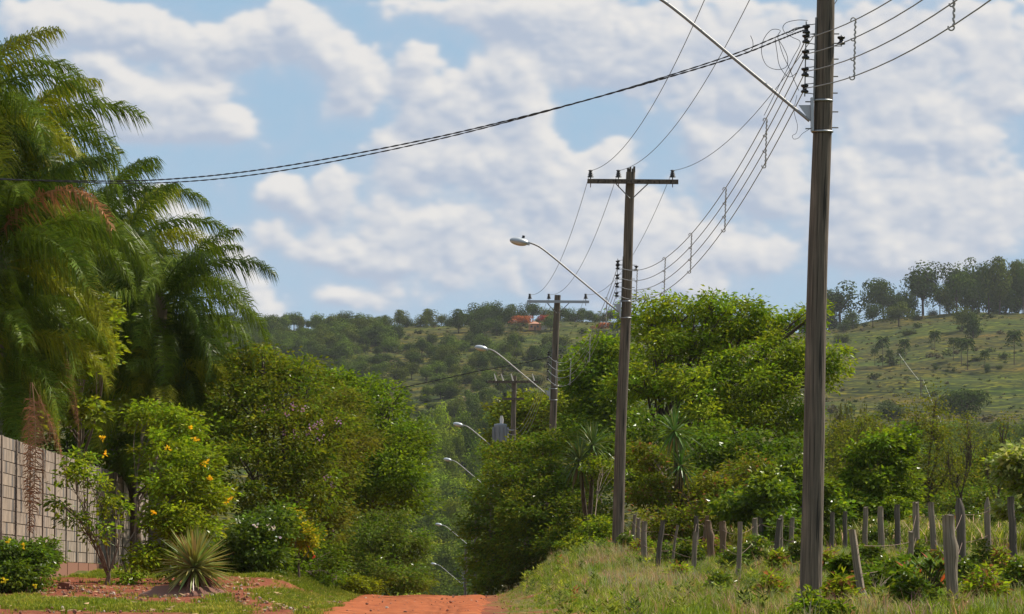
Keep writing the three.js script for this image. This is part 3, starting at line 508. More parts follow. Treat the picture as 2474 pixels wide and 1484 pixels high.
// leaves in clumps over the lobes; returns clump centres so that branches can reach them
function crown(soup, lobes, o) {
  const r = rng(o.seed), tips = [], c = V(0, 0, 0), dir = V(0, 0, 0), side = V(0, 0, 0), cl = V(0, 0, 0);
  const total = lobes.reduce((s, l) => s + Math.pow(l.rx * l.ry * l.rz, .72), 0);
  for (const l of lobes) {
    const n = Math.max(3, Math.round(.78 * o.clumps * Math.pow(l.rx * l.ry * l.rz, .72) / total)), tips1 = [];
    for (let k = 0; k < n; k++) {
      const u = unit(r), q = Math.pow(r(), o.fill ?? .2) * (.92 + .22 * r()), flat = u.y < 0 ? .85 : 1;
      cl.set(l.c.x + u.x * l.rx * q, l.c.y + u.y * l.ry * q * flat, l.c.z + u.z * l.rz * q); tips1.push(cl.clone());
      const tone = 1 + (o.toneVar ?? .65) * (r() - .5), hue = (r() - .5) * (o.hueVar ?? .35), cr = o.clumpR * (.6 + .8 * r());
      const m = Math.round(1.3 * o.leaves * (.6 + .8 * r()));
      for (let i = 0; i < m; i++) {
        const gx = gauss(r), gy = gauss(r), gz = gauss(r);
        c.set(cl.x + gx * cr, cl.y + gy * cr * .62, cl.z + gz * cr);
        const w = unit(r); dir.set(gx * 1.2 + w.x * .8 + u.x * .4, gy * .6 + w.y * .5 - (o.droop ?? .25) + u.y * .15, gz * 1.2 + w.z * .8 + u.z * .4).normalize();
        const w2 = unit(r); side.set(w2.x * .9, .8 + w2.y * .7, w2.z * .9).cross(dir); if (side.lengthSq() < .01) side.set(dir.z, 0, -dir.x); side.normalize();
        const s = .7 + .6 * r(), t = tone * (.65 + .7 * r()), base = o.mix && r() < o.mix[1] ? o.mix[0] : o.col;
        leaf(soup, c, dir, side, o.len * s, o.wid * s, [base[0] * t * (1 + hue + .15 * (r() - .5)), base[1] * t, base[2] * t]);
      }
    }
    tips.push(tips1);
  }
  return tips;
}
function limbs(base, top, r0, lobes, tips, seed, twigs = 7) {
  const r = rng(seed), list = [], j = (k) => (r() - .5) * k, H = top.clone().sub(base).length();
  const trunk = curve([base.clone().add(V(0, -.25, 0)), base.clone().lerp(top, .35).add(V(j(H * .08), 0, j(H * .08))), base.clone().lerp(top, .7).add(V(j(H * .08), 0, j(H * .08))), top], 10);
  list.push(tube(trunk, trunk.map((_, i) => r0 * lerp(1.15, .62, i / 10)), 9));
  lobes.forEach((l, k) => {
    const st = base.clone().lerp(top, .55 + .45 * r()), mid = st.clone().lerp(l.c, .5).add(V(j(.5), .15 * r() * H * .3, j(.5))), P = curve([st, mid, l.c], 8), rr = r0 * (.30 + .18 * r());
    list.push(tube(P, P.map((_, i) => rr * lerp(1, .35, i / 8)), 6));
    const tl = tips[k] ?? []; for (let q = 0; q < Math.min(twigs, tl.length); q++) { const e = tl[Math.floor(r() * tl.length)], s2 = P[3 + Math.floor(r() * 5)], m2 = s2.clone().lerp(e, .55).add(V(j(.25), .1, j(.25))), Q = curve([s2, m2, e], 5); list.push(tube(Q, Q.map((_, i) => rr * lerp(.42, .12, i / 5)), 4, false)); }
  });
  return mergeGeometries(list.map((g) => g.toNonIndexed ? g : g));
}
const lobe = (px, py, d, rx, ry, rz) => ({ c: at(px, py, d), rx: rx / ppm(d), ry: ry / ppm(d), rz: rz ?? rx / ppm(d) });
// base: [px, d]; the trunk stands on the ground there
function tree(name, label, category, spec) {
  const [bx, bd] = spec.base, base = onGround((bx - CX) / F * bd, bd), o = thing(name, label, category, base, spec.group);
  const soup = new Soup(), tips = crown(soup, spec.lobes, spec), low = spec.lobes.reduce((s, l) => s.add(l.c), V(0, 0, 0)).multiplyScalar(1 / spec.lobes.length);
  const top = spec.top ? at(...spec.top) : base.clone().lerp(low, .55);
  mesh('trunk', moved(limbs(base, top, spec.r ?? .14, spec.lobes, tips, spec.seed + 1, spec.twigs), base), spec.bark ?? bark, o);
  const m = mesh('crown', soup.geo(base), spec.mat ?? foliage, o); m.userData.kind = 'stuff';
  for (const f of spec.flowers ?? []) {
    const s = new Soup(), r = rng(spec.seed + 9), dir = V(0, 0, 0), side = V(0, 0, 0);
    const spots = f.at ? f.at.map(([x, y, d]) => at(x, y, d)) : [];
    if (f.n) { const all = tips.flat(); for (let i = 0; i < f.n; i++) { const l = all[Math.floor(r() * all.length)].clone(); l.x += gauss(r) * .3; l.y += gauss(r) * .2 + .1; l.z += .35 + .3 * r(); spots.push(l); } }
    for (const p of spots) for (let k = 0; k < f.petals; k++) { dir.copy(unit(r)); side.copy(unit(r)).cross(dir).normalize(); const q = p.clone().add(V(gauss(r) * f.spread, gauss(r) * f.spread, gauss(r) * f.spread)); leaf(s, q, dir, side, f.size * (.7 + .6 * r()), f.size * .42, f.col.map((c) => c * (.8 + .4 * r()))); }
    const fm = mesh(f.name ?? 'blossoms', s.geo(base), petal, o); fm.userData.kind = 'stuff';
  }
  return o;
}
// --- trees left of the road ---
tree('flowering_tree', 'large olive-green tree dotted with pale pink blossoms left of the road', 'tree', { base: [735, 74], top: [700, 1180, 75], r: .2, seed: 11, clumps: 470, leaves: 52, clumpR: .42, len: .115, wid: .026, col: G.olive, mix: [G.mid, .3], bark: barkDark,
  lobes: [lobe(620, 905, 76, 95, 70, 1.3), lobe(690, 960, 75, 95, 75, 1.2), lobe(585, 1010, 75, 75, 95, 1.1), lobe(680, 1080, 74, 95, 90, 1.3), lobe(770, 1050, 75, 75, 85, 1.1), lobe(600, 1150, 73, 75, 95, 1.0), lobe(740, 1180, 74, 75, 80, 1.2), lobe(660, 1240, 73, 75, 65, 1.0), lobe(640, 865, 77, 50, 30, .7), lobe(730, 900, 76, 55, 35, .8)],
  flowers: [{ at: [[705, 985, 73.6], [730, 990, 73.6], [745, 1040, 73.4], [760, 1030, 73.5], [690, 1045, 73.3], [775, 1020, 73.6], [790, 1155, 73.4], [800, 1170, 73.4], [715, 1050, 73.3], [735, 1190, 73.2], [690, 1000, 73.4], [820, 1020, 73.8], [640, 990, 73.5], [770, 1060, 73.4]], petals: 12, size: .055, spread: .12, col: [.52, .27, .40] }] });
tree('dusty_tree', 'brownish dusty-leaved tree crowded against the pink-flowered one', 'tree', { base: [800, 78], top: [800, 1180, 79], r: .13, seed: 21, clumps: 230, leaves: 54, clumpR: .40, len: .095, wid: .022, col: G.dusty, mix: [G.olive, .4], mat: dull, bark: barkDark,
  lobes: [lobe(800, 990, 79, 70, 50, 1), lobe(840, 1060, 79, 70, 60, 1), lobe(800, 1130, 78, 65, 60, 1), lobe(780, 1230, 78, 60, 60, .9), lobe(790, 1290, 78, 50, 45, .8)] });
tree('leafy_tree', 'tall fresh green tree with a rounded crown over the road edge', 'tree', { base: [900, 88], top: [890, 1150, 89], r: .2, seed: 31, clumps: 460, leaves: 50, clumpR: .46, len: .125, wid: .03, col: G.bright, mix: [G.mid, .45], bark: barkDark,
  lobes: [lobe(810, 945, 91, 70, 40, 1.2), lobe(870, 1000, 90, 85, 55, 1.3), lobe(930, 970, 90, 40, 38, .8), lobe(890, 1080, 89, 90, 60, 1.3), lobe(970, 1060, 89, 55, 55, 1.1), lobe(850, 1160, 88, 80, 60, 1.2), lobe(960, 1140, 88, 65, 60, 1.2), lobe(990, 1110, 88.5, 38, 45, .8), lobe(900, 1220, 88, 95, 50, 1.2), lobe(985, 1200, 88, 45, 45, .9), lobe(790, 920, 91.5, 40, 25, .7), lobe(860, 925, 91.5, 40, 24, .7)] });
tree('roadside_bush', 'tall grey-green bush rising straight from the left road edge', 'bush', { base: [890, 82], r: .08, seed: 41, clumps: 330, leaves: 50, clumpR: .36, len: .10, wid: .024, col: G.greyGreen, mix: [G.mid, .5], bark: barkDark, fill: .35,
  lobes: [lobe(860, 1310, 82, 75, 60, .9), lobe(930, 1290, 83, 70, 60, .9), lobe(985, 1330, 84, 45, 55, .8), lobe(890, 1390, 81, 80, 45, .8), lobe(970, 1400, 82, 60, 40, .8), lobe(1010, 1395, 83, 25, 40, .6)] });
tree('low_bush', 'small yellowish-green bush at the turf corner where the red road begins', 'bush', { base: [850, 79], r: .04, seed: 47, clumps: 90, leaves: 42, clumpR: .24, len: .085, wid: .022, col: G.lime, mix: [G.olive, .5], fill: .4, lobes: [lobe(830, 1412, 79, 40, 24, .5), lobe(880, 1420, 79, 30, 20, .4)] });
tree('dark_shrub', 'dark shaded shrub with small red blossoms below the pink-flowered tree', 'shrub', { base: [720, 71], r: .05, seed: 51, clumps: 250, leaves: 46, clumpR: .32, len: .10, wid: .026, col: G.mid, mix: [G.mid, .4], bark: barkDark, fill: .4,
  lobes: [lobe(640, 1340, 70, 75, 55, .8), lobe(700, 1350, 71, 60, 50, .8), lobe(590, 1330, 69, 45, 50, .7), lobe(730, 1300, 71, 40, 45, .6), lobe(785, 1345, 74, 45, 50, .7), lobe(760, 1395, 73, 50, 25, .6)], flowers: [{ at: [[752, 1322, 70], [755, 1345, 70], [690, 1330, 69.6]], petals: 7, size: .07, spread: .05, col: [.6, .06, .03] }] });
tree('white_flower_shrub', 'shrub with pale cream blossoms beside the spiky rosette plant', 'shrub', { base: [610, 66], r: .05, seed: 61, clumps: 210, leaves: 40, clumpR: .32, len: .12, wid: .03, col: G.mid, mix: [G.mid, .35], mat: glossy, fill: .4,
  lobes: [lobe(600, 1290, 66, 60, 45, .7), lobe(660, 1270, 66.5, 55, 40, .7), lobe(570, 1340, 66, 40, 50, .6), lobe(630, 1350, 66, 60, 45, .7)], flowers: [{ at: [[575, 1262, 65], [618, 1270, 65], [648, 1272, 65.2], [660, 1276, 65.2], [668, 1300, 65.4]], petals: 5, size: .07, spread: .07, col: [.72, .66, .52] }] });
tree('golden_shrub', 'small golden-yellow leaved shrub glowing below the dusty tree', 'shrub', { base: [725, 69], r: .03, seed: 71, clumps: 85, leaves: 44, clumpR: .22, len: .085, wid: .022, col: G.yellow, mix: [G.lime, .35], fill: .4, lobes: [lobe(722, 1285, 69, 34, 34, .4), lobe(738, 1310, 69, 18, 24, .3), lobe(700, 1245, 69.2, 18, 18, .3)] });
// --- garden plants by the wall ---
tree('yellow_flower_shrub', 'big light green shrub with yellow trumpet blossoms in front of the wall', 'shrub', { base: [318, 58.5], top: [330, 1250, 59], r: .05, seed: 81, clumps: 430, leaves: 40, clumpR: .27, len: .105, wid: .024, col: G.lime, mix: [G.bright, .5], twigs: 10, fill: .42,
  lobes: [lobe(350, 1010, 61, 45, 40, .6), lobe(420, 1040, 61, 65, 50, .7), lobe(385, 1090, 60, 68, 42, .7), lobe(470, 1130, 60, 60, 50, .7), lobe(420, 1170, 59.5, 75, 46, .8), lobe(500, 1200, 60, 60, 50, .7), lobe(400, 1250, 59, 65, 42, .7), lobe(450, 1270, 59.5, 80, 50, .7), lobe(350, 1340, 58.5, 30, 45, .5), lobe(400, 1350, 59, 50, 45, .5), lobe(310, 1395, 58, 20, 16, .3)],
  flowers: [{ at: [[246, 1058, 59.5], [252, 1098, 59.5], [402, 1084, 59.2], [460, 1035, 59.6], [472, 1064, 59.4], [545, 1214, 59], [553, 1208, 59], [510, 1155, 59], [370, 1240, 58], [495, 1120, 59]], petals: 8, size: .07, spread: .045, col: [.85, .50, .015] }] });
{
  const o = tree('slender_small_tree', 'slender many-stemmed small tree with sparse light leaves on red soil', 'tree', { base: [262, 57.6], top: [262, 1385, 57.6], r: .05, seed: 91, clumps: 62, leaves: 24, clumpR: .24, len: .12, wid: .024, col: G.lime, mix: [G.mid, .4], twigs: 9, fill: .5,
    lobes: [lobe(150, 1130, 57.5, 38, 40, .4), lobe(200, 1150, 57.4, 55, 45, .5), lobe(245, 1190, 57.6, 50, 40, .5), lobe(140, 1210, 57.4, 35, 30, .4), lobe(180, 1240, 57.3, 50, 30, .4), lobe(240, 1290, 57.6, 40, 30, .4), lobe(280, 1230, 57.8, 40, 45, .4), lobe(215, 1110, 57.7, 40, 30, .4)] });
}
tree('yellow_dotted_shrub', 'dense dark green low shrub with small yellow blossoms at the wall foot', 'shrub', { base: [45, 54], r: .03, seed: 101, clumps: 330, leaves: 40, clumpR: .2, len: .075, wid: .022, col: G.mid, mix: [G.mid, .35], mat: glossy, fill: .45,
  lobes: [lobe(30, 1340, 54, 55, 35, .5), lobe(80, 1350, 54, 45, 40, .5), lobe(-10, 1390, 53.5, 60, 40, .5), lobe(60, 1395, 53.5, 60, 35, .5), lobe(115, 1340, 54.5, 22, 36, .3)], flowers: [{ at: [[18, 1307, 53.2], [5, 1400, 52.8], [14, 1404, 52.8], [84, 1414, 52.9], [55, 1318, 53.4]], petals: 7, size: .055, spread: .04, col: [.75, .55, .02] }] });
tree('citrus_tree', 'yellow-green broad-leaved garden tree between the palm trunks behind the wall', 'tree', { base: [195, 73], top: [190, 1000, 73], r: .08, seed: 111, clumps: 190, leaves: 34, clumpR: .3, len: .19, wid: .045, col: G.lime, mix: [G.olive, .3], mat: glossy, fill: .5,
  lobes: [lobe(180, 790, 69.0, 75, 60, .8), lobe(250, 760, 69.5, 45, 40, .6), lobe(150, 870, 69.0, 60, 55, .8), lobe(60, 900, 68.5, 60, 45, .7), lobe(200, 1000, 69.0, 50, 35, .6), lobe(60, 1010, 68.0, 50, 35, .6), lobe(230, 850, 69.5, 55, 50, .7), lobe(120, 960, 69.0, 50, 40, .6)] });
tree('shade_tree', 'dark leafy tree closing the gap behind the wall and palm trunks', 'tree', { base: [330, 77], r: .15, seed: 121, clumps: 330, leaves: 44, clumpR: .5, len: .16, wid: .045, col: G.mid, mix: [G.mid, .25], bark: barkDark,
  lobes: [lobe(60, 900, 78, 150, 130, 1.5), lobe(250, 920, 78, 130, 130, 1.5), lobe(400, 900, 80, 110, 120, 1.5), lobe(480, 1050, 80, 90, 130, 1.4), lobe(120, 1050, 78, 140, 90, 1.4), lobe(300, 1090, 77, 120, 90, 1.3), lobe(500, 860, 82, 80, 90, 1.3)] });
// ---------- palms ----------
// one frond along +x: a rachis that rises at `elev`, bends down under its weight, with drooping leaflets set all round (plumose)
function frond(len, elev, bend, seed, col, o = {}) {
  const r = rng(seed), pts = [], N = 18; let a = elev, x = 0, y = 0;
  for (let i = 0; i <= N; i++) { pts.push(V(x, y, .05 * len * Math.sin(i / N * 2 + seed))); x += Math.cos(a) * len / N; y += Math.sin(a) * len / N; a -= bend / N * (.6 + .9 * i / N); a = Math.max(a, -1.54); }
  const soup = new Soup(), dir = V(0, 0, 0), tan = V(0, 0, 0), side = V(0, 0, 0), p = V(0, 0, 0), q = V(0, 0, 0), e = V(0, 0, 0);
  const rad = (t) => lerp(o.rad ?? .034, .006, t);
  for (let i = 0; i < N; i++) for (let s = 0; s < 3; s++) { const t0 = i / N, t1 = (i + 1) / N, A = (s / 3) * 6.283, B = ((s + 1) / 3) * 6.283, f = (P, th, R) => V(P.x, P.y + Math.cos(th) * R, P.z + Math.sin(th) * R); const a0 = f(pts[i], A, rad(t0)), a1 = f(pts[i], B, rad(t0)), b0 = f(pts[i + 1], A, rad(t1)), b1 = f(pts[i + 1], B, rad(t1)), c = o.rachis ?? [col[0] * 1.1, col[1] * 1.0, col[2] * 1.2]; soup.tri(a0, a1, b1, c); soup.tri(a0, b1, b0, c); }
  const n = o.n ?? 150;
  for (let k = 0; k < n; k++) for (const s of [-1, 1]) {
    const t = .12 + .88 * (k + r()) / n, f = t * N, i = Math.min(N - 1, Math.floor(f)); p.copy(pts[i]).lerp(pts[i + 1], f - i); tan.copy(pts[i + 1]).sub(pts[i]).normalize();
    const L = (o.leaflet ?? .74) * (.35 + .65 * Math.sin(Math.PI * clamp(.12 + t * .86))) * (.75 + .5 * r()), lift = (r() - .42) * 1.7;
    dir.set(tan.x * (.35 + .7 * t + .3 * r()), tan.y * .5 + lift * .75, s * (.45 + .6 * r())).normalize();
    const w = (o.wid ?? .0125) * (.8 + .4 * r()), tone = .7 + .6 * r(), c = [col[0] * tone * (1 + .3 * (r() - .5)), col[1] * tone, col[2] * tone];
    side.copy(tan).multiplyScalar(w); q.copy(p).addScaledVector(dir, L * .5); q.y -= L * .07; e.copy(q).addScaledVector(dir, L * .42); e.y -= L * (.22 + .35 * r()) * (o.limp ?? 1.5);
    const p0 = p.clone().add(side), p1 = p.clone().sub(side), q0 = q.clone().addScaledVector(side, 1.1), q1 = q.clone().addScaledVector(side, -1.1);
    soup.tri(p0, p1, q1, c); soup.tri(p0, q1, q0, c); soup.tri(q0, q1, e, c);
  }
  return soup.geo();
}
const PG = [.100, .145, .006], PY = [.215, .225, .007], PK = [.055, .088, .007];
const frondSets = [[3.3, 1.25, 1.3], [3.5, 1.0, 1.7], [3.6, .75, 1.9], [3.6, .5, 1.9], [3.5, .22, 1.7], [3.3, -.1, 1.4], [3.0, -.5, 1.0], [2.8, -.9, .6]];
const frondGeos = [PG, PY, PK].map((c, k) => frondSets.map(([l, e, b], i) => frond(l, e, b, 300 + i * 7 + k * 61, c)));
const deadGeo = frond(3.3, .62, 2.0, 555, [.30, .13, .05], { n: 70, leaflet: .36, limp: 2.2, rachis: [.32, .16, .06] }), deadHang = frond(2.9, -.8, .8, 557, [.22, .10, .05], { n: 60, leaflet: .4, limp: 2.4, rachis: [.3, .16, .08] });
const palmLeaf = leafMat(1, 1, 1, { clearcoat: .14, clearcoatRoughness: .3, transmission: .34 }), deadLeaf = leafMat(1, 1, 1, { clearcoat: .05, transmission: .2 });
const palmTrunkMap = texture(128, 512, (u, v) => { const ring = sstep(.75, .95, (v * 14) % 1), f = pf(u, v, 8, 20, 2, 4); return [lerp(132 + 50 * f, 80, ring * .7), lerp(122 + 46 * f, 72, ring * .7), lerp(112 + 42 * f, 64, ring * .7)]; });
const palmTrunk = new THREE.MeshStandardMaterial({ map: palmTrunkMap, roughness: .9, side: THREE.DoubleSide });
function palm(label, px, py, d, n, seed, tint, o = {}) {
  const top = at(px, py, d), bx = top.x - (o.lean ?? 0), base = onGround(bx, d), t = thing('palm_tree', label, 'palm tree', base), r = rng(seed), H = top.y - base.y, hub = top.clone().sub(base);
  const P = curve([V(0, -.3, 0), V(hub.x * .3, H * .4, .05), V(hub.x * .8, H * .8, 0), hub.clone()], 14);
  mesh('trunk', tube(P, P.map((_, i) => lerp(.17, .125, i / 14) + (i > 12 ? .03 : 0)), 12), palmTrunk, t);
  const sheath = mesh('crownshaft', tube([V(0, -.5, 0), V(0, .1, 0), V(0, .55, 0)], [.16, .2, .09], 9), std(.16, .12, .07, .9), t); sheath.position.copy(hub);
  for (let i = 0; i < n; i++) {
    const az = i * 2.39996 + seed, k = Math.min(7, Math.floor(i / n * 8)), set = tint === 3 ? (r() < .68 ? 0 : 1) : r() < .15 ? 1 : r() < .4 ? 2 : 0;
    const m = mesh('frond', frondGeos[set][k], palmLeaf, t); m.position.copy(hub).add(V(.05 * Math.cos(az), .3 - .045 * k, .05 * Math.sin(az)));
    m.rotation.set(0, az + .3 * (r() - .5), 0); m.rotateZ(.14 * (r() - .5)); m.rotateX(.5 * (r() - .5)); m.scale.setScalar((o.scale ?? 1) * (.88 + .24 * r()));
  }
  for (const [geo, az, dy, sc, rz] of o.dead ?? []) { const m = mesh('dead_frond', geo, deadLeaf, t); m.position.copy(hub).add(V(0, dy, 0)); m.rotation.y = az; m.rotateZ(rz ?? 0); m.scale.setScalar(sc); }
  return t;
}
palm('tallest palm with feathery fronds arching over the concrete wall end', -105, 300, 66, 34, 1.1, 0, { scale: .92 });
palm('broad palm whose heavy fronds hang below the black cable', 5, 420, 69, 42, 2.3, 3, { scale: 1.0, dead: [[deadHang, -.3, -.2, .75, .1]] });
palm('palm with one long orange dead frond drooping outward', -5, 650, 65, 36, 3.2, 0, { dead: [[deadGeo, -.75, .45, 1.3, .25], [deadHang, .5, -.1, .8, .0], [deadHang, 2.4, -.1, .7, 0]] });
palm('slim palm with a pale upright plume rising behind the broad palm', 275, 660, 80, 32, 4.7, 0, { scale: .95 });
palm('palm with bushy dark fronds standing free against the clouds', 385, 760, 76, 38, 5.9, 0, { scale: .86 });
palm('low palm with yellowish fronds weeping beside the yellow-flowered shrub', 375, 985, 76, 30, 7.4, 3, { scale: .82 });
palm('short palm with silvery fronds pressed against the concrete wall top', -10, 860, 64, 26, 8.8, 3, { scale: .8 });
palm('shadowed palm filling the middle of the palm group', 200, 600, 84, 38, 9.9, 0);
// long brown fibre tassels hanging over the wall
const drape = [0, 1, 2].map((k) => frond(3.0, -1.32 + .12 * k, .3, 601 + k * 5, [.27, .125, .06], { n: 70, leaflet: .30, limp: 2.8, wid: .010, rad: .013, rachis: [.30, .17, .09] }));
function tassel(label, px, y0, y1, d, turns) {
  const A = at(px, y0, d), o = thing('withered_frond', label, 'dead frond', A), H = A.y - at(px, y1, d).y;
  turns.forEach((a, i) => { const m = mesh(i ? 'side_spray' : 'main_spray', drape[i % 3], deadLeaf, o); m.rotation.y = a; m.scale.setScalar(H / 3.0 * (1 - .14 * i)); m.position.set(.05 * i, 0, .04 * i); });
}
tassel('long brown withered palm frond hanging down in front of the concrete wall', 62, 925, 1290, 59.0, [-1.2, 1.5, .4]);
tassel('bunch of reddish-brown withered fronds hanging behind the wall top', 158, 850, 1110, 66.4, [.2, 2.4, -1.2]);
tassel('short withered frond hanging high among the palm trunks', 100, 880, 1070, 66, [1.6, -1.0]);
// ---------- rosette plants ----------
function rosette(soup, c, R, n, seed, o) {
  const r = rng(seed);
  for (let i = 0; i < n; i++) {
    const az = i * 2.39996, t = i / n, el = lerp(1.5, o.low ?? -.9, Math.pow(t, .85)) + .15 * (r() - .5), L = R * (.8 + .35 * r()), w = o.wid * (.8 + .4 * r()), col = (t > (o.deadFrom ?? 2) ? o.dead : r() < .4 ? o.col2 : o.col).map((v) => v * (.75 + .5 * r()));
    const dir = V(Math.cos(az) * Math.cos(el), Math.sin(el), Math.sin(az) * Math.cos(el)), side = V(-Math.sin(az), 0, Math.cos(az)), up = dir.clone().cross(side);
    const p = c.clone().addScaledVector(dir, R * .06), m = p.clone().addScaledVector(dir, L * .5), e = p.clone().addScaledVector(dir, L); e.y -= L * (o.sag ?? .08) * (1 + t); m.y -= L * .02; const k = w * .5;
    const a0 = p.clone().addScaledVector(side, w * .5), a1 = p.clone().addScaledVector(side, -w * .5), b0 = m.clone().addScaledVector(side, w).addScaledVector(up, -k), b1 = m.clone().addScaledVector(side, -w).addScaledVector(up, -k);
    soup.tri(a0, p, m, col); soup.tri(a0, m, b0, col); soup.tri(p, a1, b1, col); soup.tri(p, b1, m, col); soup.tri(b0, m, e, col); soup.tri(m, b1, e, col);
  }
}
const spiky = leafMat(1, 1, 1, { clearcoat: .45, clearcoatRoughness: .35, transmission: .22 });
function yucca(label, stems, base, seed, o, name = 'yucca_plant') {
  const t = thing(name, label, 'plant', base);
  stems.forEach(([c, R, n], i) => {
    const soup = new Soup(), q = c.clone().sub(base), P = curve([V(.1 * i, -.1, 0), q.clone().multiplyScalar(.5).add(V(.04, 0, .03)), q], 6); rosette(soup, q, R, n, seed + i * 13, o);
    mesh('stem', tube(P, P.map((_, k) => lerp(o.stem, o.stem * .8, k / 6)), 8), barkDark, t); const m = mesh('leaf_rosette', soup.geo(), spiky, t); m.userData.kind = 'stuff';
  });
}
{
  const d = 52.6, b = onGround((455 - CX) / F * d, d), c = at(468, 1372, d);
  // heaped soil under it
  const g = new THREE.SphereGeometry(1, 24, 10, 0, 6.2832, 0, 1.5), q = g.attributes.position; for (let i = 0; i < q.count; i++) { const k = 1 + .25 * n3(q.getX(i) * 2, q.getY(i) * 2, q.getZ(i) * 2); q.setXYZ(i, q.getX(i) * .80 * k, q.getY(i) * .26 * k, q.getZ(i) * .7 * k); } g.computeVertexNormals();
  tag(mesh('soil_mound', g, std(.17, .075, .05, .95)), 'small heap of dark red soil under the spiky rosette plant', 'soil mound').position.copy(b).add(V(-.05, -.05, 0));
  yucca('spiky pale green rosette plant with a skirt of dead leaves on a soil mound', [[c, .73, 290]], b, 17, { col: [.23, .235, .045], col2: [.32, .31, .09], dead: [.17, .085, .045], deadFrom: .74, low: -1.15, wid: .027, stem: .09, sag: .06 });
  const d2 = 85, b2 = onGround((1415 - CX) / F * d2, d2);
  yucca('double-headed sword-leaved plant in the bush left of the splintered pole', [[at(1432, 1075, d2), .85, 90], [at(1400, 1112, d2 - .5), .8, 90]], b2, 29, { col: [.07, .12, .02], col2: [.11, .15, .03], dead: [.2, .13, .05], deadFrom: .9, low: -1.2, wid: .028, stem: .07, sag: .12 });
  const d3 = 80, b3 = onGround((1630 - CX) / F * d3, d3);
  yucca('tall fan-headed sword-leaved plant behind the fence posts', [[at(1630, 1042, d3), .8, 100], [at(1645, 1125, d3 - .4), .62, 80]], b3, 37, { col: [.08, .14, .02], col2: [.12, .17, .03], dead: [.24, .16, .06], deadFrom: .86, low: -1.3, wid: .026, stem: .06, sag: .1 });
}
// --- right of the road ---
tree('broad_tree', 'broad bright green tree with an open spreading crown behind the splintered pole', 'tree', { base: [1600, 93], top: [1600, 1020, 93], r: .2, seed: 131, fill: .3, clumps: 860, leaves: 44, clumpR: .42, len: .15, wid: .03, col: G.lime, mix: [G.bright, .55], twigs: 9, droop: .4, bark: barkDark,
  lobes: [lobe(1560, 765, 95, 65, 45, 1), lobe(1640, 755, 95, 70, 40, 1.1), lobe(1720, 740, 94, 60, 32, 1), lobe(1790, 755, 94, 60, 30, 1), lobe(1600, 840, 94, 90, 50, 1.4), lobe(1730, 810, 94, 90, 45, 1.4), lobe(1840, 790, 94, 90, 40, 1.3), lobe(1900, 850, 93, 60, 50, 1.2), lobe(1780, 880, 93, 110, 45, 1.5), lobe(1560, 930, 93, 80, 50, 1.3), lobe(1680, 930, 92, 90, 45, 1.3), lobe(1860, 930, 92, 85, 45, 1.3), lobe(1950, 880, 93, 60, 45, 1), lobe(2015, 870, 92.5, 40, 30, .7), lobe(2000, 920, 92.5, 40, 24, .7), lobe(1800, 990, 92, 100, 50, 1.3), lobe(1700, 1010, 91, 80, 45, 1.2), lobe(1900, 1020, 92, 70, 55, 1.1), lobe(1960, 765, 94, 45, 25, .8)] });
tree('dark_tree', 'dense dark green tree between the steel-armed pole and the broad bright tree', 'tree', { base: [1440, 112], top: [1440, 1000, 112], r: .16, seed: 141, clumps: 380, leaves: 44, clumpR: .5, len: .16, wid: .042, col: G.mid, mix: [G.bright, .4], bark: barkDark,
  lobes: [lobe(1450, 840, 113, 45, 35, 1), lobe(1420, 900, 112, 60, 55, 1.3), lobe(1490, 900, 112, 60, 70, 1.3), lobe(1400, 980, 112, 45, 55, 1.2), lobe(1470, 1000, 111, 75, 55, 1.3), lobe(1500, 960, 110, 50, 50, 1), lobe(1400, 1050, 110, 60, 50, 1.2)] });
tree('light_tree', 'loose yellow-green tree behind the transformer pole', 'tree', { base: [1270, 152], r: .16, seed: 151, clumps: 300, leaves: 38, clumpR: .62, len: .22, wid: .055, col: G.olive, mix: [G.lime, .35], lobes: [lobe(1290, 970, 152, 45, 30, 1.2), lobe(1240, 1010, 152, 45, 40, 1.2), lobe(1310, 1020, 151, 50, 45, 1.3), lobe(1220, 1060, 152, 40, 40, 1.2), lobe(1280, 1080, 151, 70, 40, 1.4), lobe(1350, 990, 150, 30, 40, 1)] });
tree('big_bush', 'huge rounded dark bush overhanging the right edge of the road', 'bush', { base: [1330, 92], r: .14, seed: 161, clumps: 900, leaves: 46, clumpR: .40, len: .12, wid: .028, col: G.mid, mix: [G.olive, .4], bark: barkDark, twigs: 5, fill: .3,
  lobes: [lobe(1230, 1090, 95, 60, 30, 1), lobe(1310, 1075, 95, 80, 35, 1.2), lobe(1400, 1080, 94, 80, 45, 1.2), lobe(1260, 1150, 93, 90, 55, 1.4), lobe(1380, 1160, 92, 95, 60, 1.4), lobe(1200, 1210, 93, 65, 55, 1.2), lobe(1300, 1230, 91, 100, 65, 1.5), lobe(1420, 1250, 90, 80, 60, 1.3), lobe(1180, 1290, 93, 60, 60, 1.1), lobe(1270, 1310, 91, 90, 60, 1.3), lobe(1380, 1320, 89, 80, 50, 1.2), lobe(1170, 1360, 93, 55, 40, 1), lobe(1260, 1380, 91, 85, 40, 1.2), lobe(1180, 1410, 92, 50, 30, .9)] });
tree('sprawling_shrub', 'light green sprawling shrub with arching twigs at the splintered pole foot', 'shrub', { base: [1430, 76], r: .04, seed: 171, clumps: 200, leaves: 40, clumpR: .28, len: .10, wid: .025, col: G.lime, mix: [G.mid, .5], fill: .45, lobes: [lobe(1440, 1280, 78, 60, 40, .8), lobe(1400, 1330, 77, 60, 40, .8), lobe(1470, 1330, 76, 45, 40, .6), lobe(1420, 1370, 76, 70, 25, .7), lobe(1460, 1130, 84, 50, 32, .6)] });
